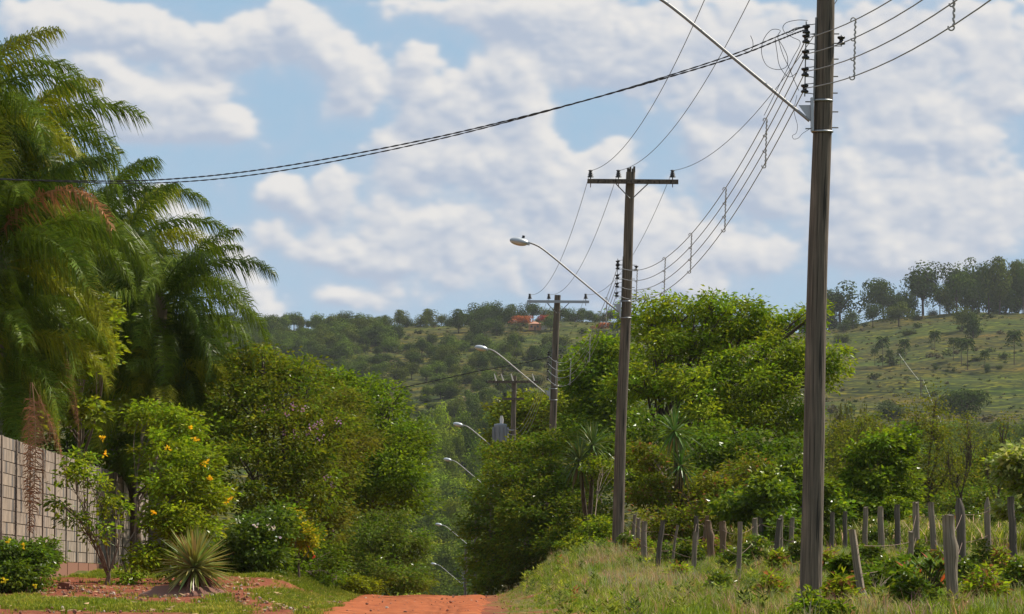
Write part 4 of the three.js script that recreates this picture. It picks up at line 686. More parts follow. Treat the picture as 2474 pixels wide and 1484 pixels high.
tree('dry_vine_shrub', 'tangled shrub with brown withered sprays above the fence posts', 'shrub', { base: [1730, 78], r: .05, seed: 181, clumps: 330, leaves: 42, clumpR: .32, len: .12, wid: .026, col: G.olive, mix: [G.brown, .09], twigs: 11, fill: .5, lobes: [lobe(1580, 1110, 82, 70, 50, .9), lobe(1560, 1190, 80, 60, 50, .8), lobe(1650, 1190, 80, 70, 45, .9), lobe(1740, 1180, 79, 70, 40, .9), lobe(1720, 1240, 78, 80, 35, .8), lobe(1600, 1260, 78, 70, 35, .8), lobe(1820, 1130, 80, 60, 40, .9)] });
tree('glossy_shrub', 'glossy green shrub between the fence and the thick pole', 'shrub', { base: [1840, 74], r: .05, seed: 191, clumps: 300, leaves: 38, clumpR: .3, len: .15, wid: .045, col: G.mid, mix: [G.bright, .4], mat: glossy, fill: .45, lobes: [lobe(1800, 1220, 76, 60, 40, .7), lobe(1860, 1200, 75, 55, 60, .8), lobe(1910, 1160, 76, 50, 55, .8), lobe(1960, 1200, 77, 50, 60, .8), lobe(1890, 1270, 74, 60, 35, .7), lobe(2000, 1240, 78, 50, 45, .7)] });
tree('undergrowth_thicket', 'dark thicket of mixed bushes filling the space under the broad tree', 'thicket', { base: [1700, 88], r: .07, seed: 201, clumps: 480, leaves: 40, clumpR: .46, len: .15, wid: .04, col: G.mid, mix: [G.mid, .35], bark: barkDark, fill: .4, lobes: [lobe(1560, 1060, 89, 70, 60, 1), lobe(1690, 1090, 88, 90, 60, 1.2), lobe(1800, 1090, 88, 90, 60, 1.2), lobe(1900, 1110, 89, 80, 60, 1.2), lobe(1560, 1170, 87, 80, 60, 1), lobe(1680, 1200, 86, 90, 60, 1.2), lobe(1800, 1200, 86, 90, 60, 1.2), lobe(1920, 1210, 87, 80, 60, 1.2), lobe(1480, 1120, 88, 60, 60, 1)] });
tree('weed_clump', 'leafy weed clump growing round the foot of the thick pole', 'weed', { base: [1955, 36.5], r: .012, seed: 211, clumps: 60, leaves: 24, clumpR: .11, len: .07, wid: .022, col: G.lime, mix: [G.mid, .4], fill: .5, lobes: [lobe(1945, 1470, 36.5, 40, 18, .2), lobe(1960, 1440, 36.6, 14, 20, .1), lobe(2010, 1475, 36.4, 40, 16, .2)] });
tree('leafy_weed', 'upright dark leafy weed between the thick pole and the silvery split post', 'weed', { base: [2052, 41], r: .02, seed: 221, clumps: 200, leaves: 30, clumpR: .14, len: .085, wid: .028, col: G.mid, mix: [G.mid, .3], fill: .5, lobes: [lobe(2045, 1380, 41, 28, 35, .2), lobe(2060, 1430, 40.5, 45, 35, .3), lobe(2030, 1460, 40, 50, 25, .3), lobe(2110, 1400, 43, 30, 25, .2), lobe(2150, 1380, 44, 35, 22, .3)] });
{
  // big-leaved plant with a few red leaves
  const d = 43, base = onGround((2240 - CX) / F * d, d), o = thing('broadleaf_plant', 'broad-leaved shiny plant with a few red leaves beside the pale square-topped post', 'plant', base), r = rng(231), s = new Soup(), red = new Soup(), st = [];
  for (let k = 0; k < 26; k++) { const tip = at(2180 + 110 * r(), 1350 + 95 * r(), d + (r() - .5) * .6).sub(base), ro = V((r() - .5) * .2, 0, (r() - .5) * .2), P = curve([ro, ro.clone().lerp(tip, .6).add(V(0, .08, 0)), tip], 4); st.push(tube(P, P.map(() => .008), 4, false)); for (let i = 0; i < 9; i++) { const a = r() * 6.28, dir = V(Math.cos(a), .5 + .5 * r(), Math.sin(a)).normalize(), side = V(-Math.sin(a), .3 * (r() - .5), Math.cos(a)).normalize(), c = P[4].clone().lerp(P[2], r() * .7); const isRed = r() < .1; leaf(isRed ? red : s, c, dir, side, .15 + .06 * r(), .038, isRed ? [.42, .08, .02] : [.09 + .06 * r(), .17 + .05 * r(), .02]); } }
  mesh('stems', mergeGeometries(st), barkDark, o).userData.kind = 'stuff'; mesh('foliage', s.geo(), glossy, o).userData.kind = 'stuff'; mesh('red_leaves', red.geo(), glossy, o).userData.kind = 'stuff';
}
tree('pale_leaf_tree', 'small tree with pale yellow-green shining leaves over the dark pasture post', 'tree', { base: [2520, 60], top: [2500, 1200, 60], r: .05, seed: 241, clumps: 130, leaves: 34, clumpR: .26, len: .13, wid: .038, col: [.30, .32, .09], mix: [G.lime, .4], mat: glossy, fill: .5, lobes: [lobe(2460, 1110, 60, 45, 35, .6), lobe(2440, 1150, 60, 30, 30, .5), lobe(2500, 1170, 60, 50, 50, .6), lobe(2450, 1230, 59.5, 30, 25, .4), lobe(2520, 1100, 60, 40, 40, .6)] });
tree('leafy_sapling', 'fresh green sapling on thin stems behind the pasture fence', 'sapling', { base: [2130, 82], top: [2120, 1200, 82], r: .05, seed: 251, clumps: 250, leaves: 40, clumpR: .32, len: .14, wid: .036, col: G.bright, mix: [G.mid, .4], fill: .45, lobes: [lobe(2085, 1095, 82, 34, 26, .6), lobe(2140, 1062, 82, 36, 22, .6), lobe(2182, 1070, 82.5, 20, 40, .5), lobe(2072, 1150, 82, 26, 30, .5), lobe(2160, 1130, 82, 34, 30, .5), lobe(2110, 1165, 81.5, 30, 34, .5), lobe(2190, 1180, 82, 26, 30, .5), lobe(2060, 1220, 81, 30, 36, .5), lobe(2150, 1225, 81, 40, 30, .6)] });
tree('bare_twig_tree', 'thin half-bare tree with crooked branches and sparse small leaves', 'tree', { base: [2235, 104], top: [2240, 1170, 104], r: .1, seed: 261, clumps: 260, leaves: 20, clumpR: .5, len: .10, wid: .03, col: G.olive, mix: [G.dusty, .5], mat: dull, twigs: 26, fill: .7, bark: barkDark, lobes: [lobe(2210, 1020, 104, 50, 60, 1.2), lobe(2270, 1040, 104, 50, 70, 1.2), lobe(2180, 1100, 104, 60, 60, 1.2), lobe(2300, 1130, 104, 70, 60, 1.3), lobe(2240, 1180, 104, 80, 50, 1.3), lobe(2260, 970, 104, 20, 40, .6)] });
for (const [i, px, d, dx] of [[0, 2315, 98, 0], [1, 2062, 92, 0], [2, 2405, 101, 0]]) tree('bare_sapling', ['crooked thin sapling with nearly leafless twigs above the pasture posts', 'wispy half-leafless sapling just behind the thick pole', 'thin bare-twigged sapling beside the pale-leaved tree'][i], 'sapling', { base: [px, d], top: [px + 6, 1190, d], r: .06, seed: 1261 + i * 17, clumps: 120, leaves: 11, clumpR: .4, len: .09, wid: .026, col: G.olive, mix: [G.dusty, .5], mat: dull, twigs: 24, fill: .7, bark: barkDark, lobes: [lobe(px - 26, 1090, d, 30, 50, .8), lobe(px + 30, 1070, d, 30, 60, .8), lobe(px, 1150, d, 50, 50, .9), lobe(px + 20, 1020, d, 16, 36, .5)] });
tree('brush_tree', 'greyish olive brushy tree beside the thick pole beyond the pasture', 'tree', { base: [2060, 122], r: .1, seed: 271, clumps: 360, leaves: 40, clumpR: .55, len: .12, wid: .034, col: G.dusty, mix: [G.olive, .5], mat: dull, twigs: 14, fill: .45, bark: barkDark, lobes: [lobe(2040, 1070, 124, 55, 50, 1.5), lobe(2110, 1050, 124, 60, 45, 1.5), lobe(2040, 1150, 122, 70, 60, 1.6), lobe(2140, 1150, 123, 70, 60, 1.6), lobe(2080, 1220, 120, 100, 40, 1.5)] });
tree('pasture_hedge', 'wide low olive hedge of bushes along the far side of the pasture', 'hedge', { base: [2330, 118], r: .08, seed: 281, clumps: 620, leaves: 36, clumpR: .55, len: .16, wid: .046, col: G.olive, mix: [G.mid, .5], fill: .4, twigs: 8, bark: barkDark, lobes: [lobe(2130, 1230, 112, 80, 40, 1.5), lobe(2230, 1230, 114, 80, 50, 1.5), lobe(2330, 1220, 116, 80, 55, 1.5), lobe(2430, 1220, 118, 80, 55, 1.5), lobe(2500, 1190, 118, 60, 70, 1.5), lobe(2390, 1150, 122, 70, 50, 1.5), lobe(2300, 1270, 110, 90, 24, 1), lobe(2430, 1270, 110, 80, 24, 1), lobe(2330, 1160, 124, 50, 40, 1.3)] });

// scrub along the fence: small leafy clumps, each its own bush
{
  const r = rng(777), S = ['small leafy scrub bush growing among the fence posts', 'yellowish straggly weed bush growing among the fence posts'];
  for (const [px, d, w, h, k] of [[1510, 70, 40, 34, 0], [1560, 66, 46, 40, 1], [1612, 64, 34, 30, 0], [1660, 62, 50, 46, 0], [1720, 66, 44, 40, 1], [1768, 60, 40, 36, 0], [1830, 64, 56, 50, 0], [1880, 58, 40, 44, 1], [1925, 62, 46, 50, 0], [2000, 56, 44, 44, 1], [2055, 50, 60, 56, 0], [2100, 60, 50, 44, 0], [2175, 52, 54, 46, 1], [2215, 62, 56, 44, 0], [2275, 58, 50, 40, 1], [2330, 50, 60, 50, 0], [2375, 60, 44, 40, 0], [2420, 54, 60, 44, 1], [2460, 47, 60, 60, 0], [2130, 44, 64, 60, 1], [1985, 40, 60, 50, 0], [2030, 39, 50, 60, 1], [2380, 42, 70, 60, 1], [2200, 40, 60, 56, 0], [1860, 47, 46, 36, 1], [1740, 50, 40, 32, 0], [1640, 55, 36, 30, 1], [2010, 84, 60, 74, 0], [2070, 90, 56, 66, 1], [2120, 78, 60, 60, 0], [2165, 92, 70, 80, 0], [2210, 86, 50, 60, 1], [2262, 90, 64, 84, 0], [2310, 80, 50, 60, 1], [2350, 94, 70, 80, 0], [2400, 86, 56, 66, 0], [2445, 92, 60, 80, 1], [2290, 100, 80, 70, 0], [2130, 102, 80, 80, 1], [2480, 82, 50, 60, 0]]) {
    const x = (px - CX) / F * d, g = groundY(x, d), y = HOR - (g - EYE) / d * F;
    tree('scrub_bush', S[k], 'bush', { base: [px, d], r: .015, seed: 3000 + px, clumps: 46, leaves: 24, clumpR: .13, len: k ? .10 : .085, wid: k ? .018 : .026, col: k ? G.lime : G.mid, mix: [k ? G.brown : G.olive, .25], mat: k ? foliage : glossy, fill: .55, group: 'scrub along the fence',
      lobes: [lobe(px, y - h * .75, d, w * .55, h * .6, w * .5 / ppm(d)), lobe(px - w * .4, y - h * .5, d - .1, w * .4, h * .4, w * .4 / ppm(d)), lobe(px + w * .45, y - h * .55, d + .1, w * .4, h * .5, w * .4 / ppm(d)), lobe(px + w * .1 * (r() - .5), y - h * 1.25, d, w * .25, h * .35, w * .25 / ppm(d))] });
  }
}
// ---------- the valley wood and the far hill ----------
function farCrown(seed, kind, n, size) {             // a tree 1 m high with its foot at the origin
  const r = rng(seed), s = new Soup(), dir = V(0, 0, 0), side = V(0, 0, 0), c = V(0, 0, 0), lobes = [];
  const spread = kind === 'wide' ? .56 : kind === 'slim' ? .16 : .40, y0 = kind === 'low' ? .42 : kind === 'slim' ? .55 : .62, m = kind === 'slim' ? 5 : 13;
  for (let i = 0; i < m; i++) { const a = r() * 6.28, q = Math.sqrt(r()) * spread * .62; lobes.push([Math.cos(a) * q, y0 + (r() - .5) * (kind === 'slim' ? .7 : kind === 'low' ? .42 : .44), Math.sin(a) * q, spread * (.40 + .26 * r()), (kind === 'low' ? .26 : .19) * (.7 + .6 * r())]); }
  for (let i = 0; i < n; i++) { const l = lobes[i % m], u = unit(r), q = Math.pow(r(), .25); c.set(l[0] + u.x * l[3] * q, l[1] + u.y * l[4] * q * 1.1, l[2] + u.z * l[3] * q); const j = unit(r), N = T5.set(u.x + .55 * j.x, u.y + .35 + .55 * j.y, u.z + .55 * j.z).normalize(); dir.copy(unit(r)); dir.addScaledVector(N, -dir.dot(N)).normalize(); side.copy(N).cross(dir).normalize(); const t = (.75 + .5 * r()) * (1 + .25 * Math.sin(i % m * 2.1)); leaf(s, c, dir, side, size * (.7 + .6 * r()), size * .36, [t, t, t]); }
  return s.geo();
}
function farTrunk(seed, h, spread) { const r = rng(seed), list = [tube([V(0, -.06, 0), V(.01, h * .6, 0), V(0, h, 0)], [.026, .02, .012], 6, false)]; for (let k = 0; k < 6; k++) { const a = k * 1.05 + r(); list.push(tube([V(0, h * (.45 + .3 * r()), 0), V(Math.cos(a) * spread * .5, h * 1.05, Math.sin(a) * spread * .5), V(Math.cos(a) * spread, h * 1.3, Math.sin(a) * spread)], [.013, .009, .004], 4, false)); } return mergeGeometries(list); }
const farKinds = { round: ['round', 2200, .055], wide: ['wide', 2200, .06], low: ['low', 1700, .06], slim: ['slim', 600, .045] }, farGeo = {};
for (const [k, [kind, n, size]] of Object.entries(farKinds)) farGeo[k] = [0, 1, 2].map((i) => ({ crown: farCrown(700 + i * 17 + k.length * 31, kind, n, size), trunk: farTrunk(720 + i, kind === 'low' ? .35 : .55, kind === 'slim' ? .08 : .25) }));
const farMats = Object.fromEntries(Object.entries({ shadedMid: G.farShadeMid, shadedDark: G.farShadeDark, shadedOlive: G.farShadeOlive, fresh: [.095, .14, .010], orange: [.42, .12, .03], red: [.35, .045, .03], yellowish: [.15, .14, .025] }).map(([k, c]) => [k, leafMat(...c, { clearcoat: 0, transmission: .15 })]));  // first three tints are no species: missing crown shade is put into the colour
let farSeed = 5000;
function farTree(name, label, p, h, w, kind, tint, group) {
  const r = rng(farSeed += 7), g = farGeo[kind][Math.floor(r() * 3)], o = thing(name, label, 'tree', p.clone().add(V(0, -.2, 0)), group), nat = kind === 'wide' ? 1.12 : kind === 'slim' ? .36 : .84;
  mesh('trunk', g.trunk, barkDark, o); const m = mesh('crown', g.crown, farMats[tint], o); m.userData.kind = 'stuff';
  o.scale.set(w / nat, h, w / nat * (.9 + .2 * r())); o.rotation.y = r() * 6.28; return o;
}
const HILL = 'tree on the grassy slope of the far wooded hill', SKYL = 'dark tree in the wood along the far hill crest', RH = 'tall tree standing in the row along the bare hill crest', MEADOW = 'trees on the far hill', tints = ['shadedMid', 'shadedDark', 'shadedOlive', 'fresh'];
{
  const r = rng(3131);
  // crest wood, left and middle
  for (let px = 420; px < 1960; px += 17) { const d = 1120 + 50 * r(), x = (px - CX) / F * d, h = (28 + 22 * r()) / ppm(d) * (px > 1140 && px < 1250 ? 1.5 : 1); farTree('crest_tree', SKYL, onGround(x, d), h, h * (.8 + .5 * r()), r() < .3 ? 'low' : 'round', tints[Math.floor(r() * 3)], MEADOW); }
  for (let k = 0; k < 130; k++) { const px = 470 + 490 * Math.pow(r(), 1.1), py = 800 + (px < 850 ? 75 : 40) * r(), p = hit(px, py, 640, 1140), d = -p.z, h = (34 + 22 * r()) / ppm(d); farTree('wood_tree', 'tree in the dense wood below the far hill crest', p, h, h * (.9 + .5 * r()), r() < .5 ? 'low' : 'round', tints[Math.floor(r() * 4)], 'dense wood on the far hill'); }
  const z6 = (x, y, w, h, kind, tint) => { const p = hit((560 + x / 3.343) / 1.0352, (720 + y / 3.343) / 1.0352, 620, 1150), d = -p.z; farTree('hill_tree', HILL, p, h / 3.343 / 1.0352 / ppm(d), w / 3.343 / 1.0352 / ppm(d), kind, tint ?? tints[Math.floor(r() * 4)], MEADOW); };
  for (const a of [[640, 610, 200, 170, 'low', 'shadedDark'], [1195, 545, 80, 150, 'slim'], [1440, 485, 140, 190, 'wide', 'shadedDark'], [1350, 495, 60, 60, 'round'], [1360, 615, 130, 85, 'low', 'shadedDark'], [1560, 545, 100, 115, 'low'], [1590, 670, 115, 150, 'low', 'shadedDark'], [1730, 480, 130, 120, 'low', 'shadedDark'], [1750, 590, 160, 110, 'low', 'shadedDark'], [1880, 655, 220, 190, 'wide', 'shadedOlive'], [1960, 385, 170, 210, 'round', 'shadedDark'], [1170, 630, 140, 80, 'low'], [1180, 760, 190, 150, 'low', 'shadedOlive'], [1030, 710, 120, 85, 'low'], [1310, 710, 110, 95, 'low', 'shadedDark'], [1430, 840, 220, 230, 'round', 'shadedOlive'], [1770, 740, 160, 150, 'low'], [1900, 910, 220, 140, 'low', 'shadedOlive'], [1700, 910, 140, 120, 'low'], [1690, 965, 150, 80, 'low', 'shadedDark'], [1930, 1075, 190, 215, 'low', 'shadedOlive'], [2070, 1065, 180, 235, 'low'], [2220, 1075, 170, 190, 'low', 'shadedOlive'], [2150, 650, 150, 140, 'low', 'shadedOlive'], [2270, 660, 130, 160, 'low', 'shadedDark'], [2180, 420, 190, 170, 'round', 'shadedDark'], [2280, 400, 160, 150, 'low', 'shadedDark'], [2350, 560, 160, 130, 'low'], [1690, 1100, 200, 95, 'low', 'shadedDark'], [2010, 520, 120, 100, 'low'], [2400, 700, 160, 150, 'low'], [2420, 850, 180, 170, 'low', 'shadedOlive'], [2320, 860, 170, 150, 'low', 'shadedDark'], [2130, 860, 150, 120, 'low'], [780, 640, 120, 60, 'low', 'shadedOlive'], [890, 660, 120, 50, 'low', 'shadedOlive'], [1240, 860, 100, 70, 'low'], [1620, 1080, 120, 70, 'low'], [2050, 800, 120, 100, 'low', 'shadedOlive'], [1500, 960, 120, 60, 'low', 'shadedOlive'], [1270, 440, 120, 130, 'round'], [1060, 450, 150, 150, 'round', 'shadedOlive']]) z6(...a);
  for (let k = 0; k < 520; k++) {   // scattered trees, leaving the open pasture free
    const px = 640 + 860 * r(), py = 800 + 215 * r(), open = Math.max(1 - ((px - 1000) / 150) ** 2 - ((py - 815) / 26) ** 2, 1 - ((px - 800) / 110) ** 2 - ((py - 872) / 18) ** 2, 1 - ((px - 1022) / 26) ** 2 - ((py - 940) / 70) ** 2, .8 - ((px - 1330) / 110) ** 2 - ((py - 815) / 16) ** 2, 1 - ((px - 940) / 40) ** 2 - ((py - 985) / 40) ** 2);
    if (open > 0 && r() < .92 || r() > .55 + .9 * fbm(px / 60, py / 30, 2, 2)) continue;
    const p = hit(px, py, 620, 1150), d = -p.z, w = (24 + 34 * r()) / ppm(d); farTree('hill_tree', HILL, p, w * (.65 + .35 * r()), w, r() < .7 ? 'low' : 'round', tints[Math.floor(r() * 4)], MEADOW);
  }
  for (const [x, y, w, h] of [[520, 420, 130, 110], [640, 430, 140, 120], [560, 470, 100, 90]]) z6(x, y, w, h, 'low', 'shadedOlive');
  for (const [px, py, w, h, tint, label] of [[1262, 789, 62, 28, 'orange', 'orange flame tree in blossom beside the house on the hill'], [1316, 783, 42, 24, 'red', 'red flame tree in blossom behind the house on the hill'], [1452, 800, 60, 22, 'orange', 'pale orange flame tree on the crest behind the power wires']]) { const p = hit(px, py, 700, 1140), d = -p.z; farTree('flame_tree', label, p, h / ppm(d), w / ppm(d), 'wide', tint); }
  // tall pines beside the flame trees
  for (const [px, h, w] of [[1165, 60, 42], [1188, 66, 40], [1210, 70, 46], [1230, 58, 32], [1262, 62, 36], [1140, 42, 40]]) { const d = 1110, x = (px - CX) / F * d; farTree('tall_crest_tree', 'tall dark tree rising above the crest wood near the flame trees', onGround(x, d), h / ppm(d), w / ppm(d), 'low', 'shadedDark', 'tall trees by the flame trees'); }
  // right hand hill: the row of trees on its crest
  const z8 = (x, y) => [(1960 + x / 3.227) / 1.0352, (640 + y / 3.227) / 1.0352];
  for (const [x, y, w, h, kind, tint] of [[460, 525, 310, 330, 'round', 'shadedDark'], [150, 440, 110, 140, 'low', 'shadedDark'], [240, 470, 120, 120, 'low', 'shadedMid'], [390, 560, 130, 130, 'low', 'shadedMid'], [810, 490, 290, 280, 'wide', 'shadedMid'], [1130, 510, 300, 360, 'round', 'shadedDark'], [1265, 500, 190, 230, 'wide', 'shadedMid'], [1400, 490, 230, 340, 'round', 'shadedMid'], [1490, 490, 180, 330, 'wide', 'shadedDark'], [1580, 500, 220, 390, 'round', 'shadedMid'], [1660, 500, 200, 360, 'wide', 'shadedMid'], [1750, 500, 220, 390, 'round', 'shadedOlive'], [1850, 500, 190, 370, 'wide', 'shadedOlive'], [1940, 490, 160, 350, 'round', 'shadedMid'], [2020, 500, 160, 340, 'round', 'shadedDark'], [1200, 480, 90, 45, 'low', 'shadedDark'], [560, 540, 150, 150, 'low', 'shadedMid'], [900, 500, 200, 200, 'low', 'shadedDark'], [1010, 500, 190, 230, 'low', 'shadedMid'], [1340, 500, 170, 260, 'low', 'shadedOlive'], [1530, 500, 190, 250, 'low', 'shadedMid'], [1700, 505, 190, 260, 'low', 'shadedDark'], [1800, 505, 190, 250, 'low', 'shadedMid'], [1900, 505, 170, 240, 'low', 'shadedDark'], [340, 500, 180, 200, 'low', 'shadedDark']]) { const [px, py] = z8(x, y), d = 1125 + (x % 7) * 6, p = onGround((px - CX) / F * d, d); farTree('crest_row_tree', RH, p, 1.22 * (h + Math.max(0, 495 - y) * .3) / 3.227 / 1.0352 / ppm(d), 1.3 * w / 3.227 / 1.0352 / ppm(d), kind, tint, 'row on the bare hill crest'); }
  for (const [x, y, w, h, kind, tint] of [[720, 575, 200, 195, 'wide', 'shadedDark'], [930, 575, 240, 210, 'round', 'shadedOlive'], [1530, 665, 180, 250, 'low', 'shadedDark'], [1440, 610, 200, 210, 'wide', 'shadedOlive'], [480, 610, 130, 120, 'low', 'shadedMid'], [1225, 918, 60, 62, 'low', 'shadedMid'], [1640, 945, 75, 90, 'low', 'shadedMid'], [1740, 920, 70, 45, 'low', 'shadedOlive'], [1010, 640, 140, 60, 'low', 'shadedOlive'], [480, 700, 180, 90, 'low', 'shadedOlive'], [1560, 850, 120, 40, 'low', 'shadedDark'], [1060, 520, 90, 80, 'low', 'shadedDark']]) { const p = hit(...z8(x, y), 620, 1140), d = -p.z; farTree('slope_tree', 'tree on the bare grassy hill below the crest row', p, h / 3.227 / 1.0352 / ppm(d), w / 3.227 / 1.0352 / ppm(d), kind, tint, 'trees on the bare grassy hill'); }
  // small palms on the bare hill
  const pc = new Soup(); { const q = rng(77), dir = V(0, 0, 0), side = V(0, 0, 0); for (let f = 0; f < 24; f++) { const az = f * 2.4, el = lerp(1.3, -1.2, f / 24); for (let i = 0; i < 16; i++) { const t = (i + 1) / 16, e = el - t * t * 1.1, c = V(Math.cos(az) * t * .21 * Math.cos(el * .6), .88 + .24 * Math.sin(el) * t - .14 * t * t, Math.sin(az) * t * .21 * Math.cos(el * .6)); dir.set(Math.cos(az + (i % 2 ? .8 : -.8)), -.6, Math.sin(az + (i % 2 ? .8 : -.8))).normalize(); side.copy(unit(q)).cross(dir).normalize(); const v = .8 + .4 * q(); leaf(pc, c, dir, side, .10, .02, [v, v, v]); } } }
  const palmCrown = pc.geo(), palmStem = tube([V(0, -.04, 0), V(.005, .45, 0), V(0, .92, 0)], [.013, .011, .012], 6, false);
  for (const [x, y, h] of [[560, 598, 145], [800, 888, 245], [735, 888, 145], [855, 893, 135], [945, 908, 155], [978, 873, 205], [1220, 815, 215], [1370, 852, 190], [1435, 893, 235], [1485, 923, 265], [1625, 933, 175], [1860, 883, 285], [560, 880, 110]]) { const p = hit(...z8(x, y), 620, 1140), d = -p.z, o = thing('hill_palm', 'small slender palm on the bare grassy hill', 'palm tree', p, 'palms on the bare hill'); mesh('trunk', palmStem, barkDark, o); mesh('crown', palmCrown, farMats.shadedDark, o).userData.kind = 'stuff'; const k = h / 3.227 / 1.0352 / ppm(d); o.scale.set(k, k, k); o.rotation.y = x; }
  for (const [x, y, h] of [[880, 545, 130], [980, 560, 130], [1105, 500, 110]]) { const p = hit((560 + x / 3.343) / 1.0352, (720 + y / 3.343) / 1.0352, 620, 1150), d = -p.z, o = thing('hill_palm', 'small palm at the lower edge of the far hill wood', 'palm tree', p, 'palms at the wood edge'); mesh('trunk', palmStem, barkDark, o); mesh('crown', palmCrown, farMats.shadedDark, o).userData.kind = 'stuff'; const k = h / 3.343 / 1.0352 / ppm(d); o.scale.set(k, k, k); }
  // a thin pole and its stay on the bare hill
  { const p = hit(...z8(1108, 1140), 620, 1140), d = -p.z, k = 150 / 3.34 / ppm(d), o = thing('hill_utility_pole', 'lone thin utility pole with a short crossarm on the bare grassy hill', 'pole', p); mesh('shaft', tube([V(0, -.2, 0), V(0, k, 0)], [.17, .13], 8), M.arm, o); mesh('crossarm', box(2.6, .2, .2, 0, k - .6, 0), M.arm, o); const e = at(...z8(930, 790), d + 60), s = p.clone().add(V(-.6, k - .4, 0)); wire('hill_wire', 'pale wire glinting down the bare hill to the lone thin pole', sagged(s, e, .2), .05, std(.5, .48, .42, .4)); const e2 = at(...z8(1300, 1410), d - 120); wire('hill_wire', 'pale wire falling from the lone thin hill pole to the valley trees', sagged(p.clone().add(V(.6, k - .4, 0)), e2, .3), .03, std(.5, .48, .42, .4)); }
  // orange house among the flame trees
  { const p = hit(1292, 799, 700, 1130), d = -p.z, s = 1 / ppm(d), o = thing('hill_house', 'small orange-walled house with a low tiled roof on the far hill', 'house', p), w = 30 * s, h = 14 * s, wm = std(.42, .18, .09, .9), rm = std(.34, .15, .09, .9);
    mesh('wall', box(w, h, w * .6, 0, h / 2 - .3, 0), wm, o); const g = new THREE.ConeGeometry(.72, 1, 4).rotateY(Math.PI / 4); g.scale(w * 1.1, 6 * s, w * .7); const roof = mesh('roof', g, rm, o); roof.position.y = h + 2.6 * s;
    for (const x of [-.28, .22]) mesh('window', box(w * .16, h * .34, .12, x * w, h * .5, w * .3 + .02), std(.03, .03, .035, .3), o); mesh('door', box(w * .13, h * .62, .12, 0, h * .3 - .2, w * .3 + .02), std(.10, .06, .04, .7), o);
    mesh('annex', box(w * .5, h * .8, w * .4, w * .75, h * .4 - .3, 0), std(.5, .44, .40, .9), o); }
}
// valley wood: too many to count, three mixed masses of trees
{
  const r = rng(4242), P = [[], [], []];
  for (let d = 390; d < 640; d += 4.6) for (let px = 900; px < 2560; px += 4.8 * ppm(d)) {
    if (px > 1260 && px < 1960) continue;
    const dd = d + 5 * (r() - .5), x = (px - CX) / F * dd + 3 * (r() - .5); if (d > 560 && r() < .35) continue;
    P[Math.floor(r() * 3)].push([x, dd, 4.2 + 3.4 * r() * r() + (d > 545 ? 2 : 0), 3.8 + 3.2 * r()]);
  }
  const cols = [[.120, .17, .008], [.080, .12, .008], [.175, .215, .008]];
  P.forEach((list, k) => {
    const m = new THREE.InstancedMesh(farCrown(880 + k, k === 1 ? 'round' : 'low', 900, .07), leafMat(1, 1, 1, { clearcoat: 0, transmission: .15 }), list.length), q = new THREE.Object3D(), c = new THREE.Color(); m.name = numbered('valley_wood'); m.castShadow = m.receiveShadow = true;
    tag(m, 'dense green wood covering the valley slope beyond the road', 'wood', 'valley wood', 'stuff');
    list.forEach(([x, d, h, w], i) => { q.position.set(x, groundY(x, d) - .8, -d); q.rotation.y = r() * 6.28; q.scale.set(w * 1.15, h, w * 1.15); q.updateMatrix(); m.setMatrixAt(i, q.matrix); const t = .5 + 1.0 * r(), b = cols[Math.floor(r() * 3)]; m.setColorAt(i, c.setRGB(b[0] * t * (1 + .3 * (r() - .5)), b[1] * t, b[2] * t)); });
    scene.add(m);
  });
}
// low scrub and tussocks all over the hill pasture
{
  const r = rng(8181), list = [];
  for (let i = 0; i < 26000; i++) { const d = 620 + 520 * r(), px = 560 + 2000 * r(); if (px > 1480 && px < 1960) continue; const x = (px - CX) / F * d, n = fbm(x / 28, d / 28, 13, 3); if (r() > (.10 + 1.5 * Math.max(0, n)) * (px > 1900 ? .55 : .8)) continue; list.push([x, d, r() < .05 ? 1.4 + 1.2 * r() : .3 + .6 * r()]); }
  const m = new THREE.InstancedMesh(farCrown(990, 'low', 60, .3), leafMat(1, 1, 1, { clearcoat: 0, transmission: .2 }), list.length), q = new THREE.Object3D(), c = new THREE.Color(); m.name = 'hill_scrub'; m.castShadow = m.receiveShadow = true; tag(m, 'low scrub and grass tussocks dotting the far hill pastures', 'scrub', null, 'stuff');
  list.forEach(([x, d, h], i) => { q.position.set(x, groundY(x, d) - .1, -d); q.rotation.y = r() * 6.28; q.scale.set(h * 1.8, h, h * 1.8); q.updateMatrix(); m.setMatrixAt(i, q.matrix); const t = .6 + .7 * r(), b = [[.085, .10, .02], [.12, .10, .04], [.07, .095, .012]][Math.floor(r() * 3)]; m.setColorAt(i, c.setRGB(b[0] * t, b[1] * t, b[2] * t)); });
  scene.add(m);
}
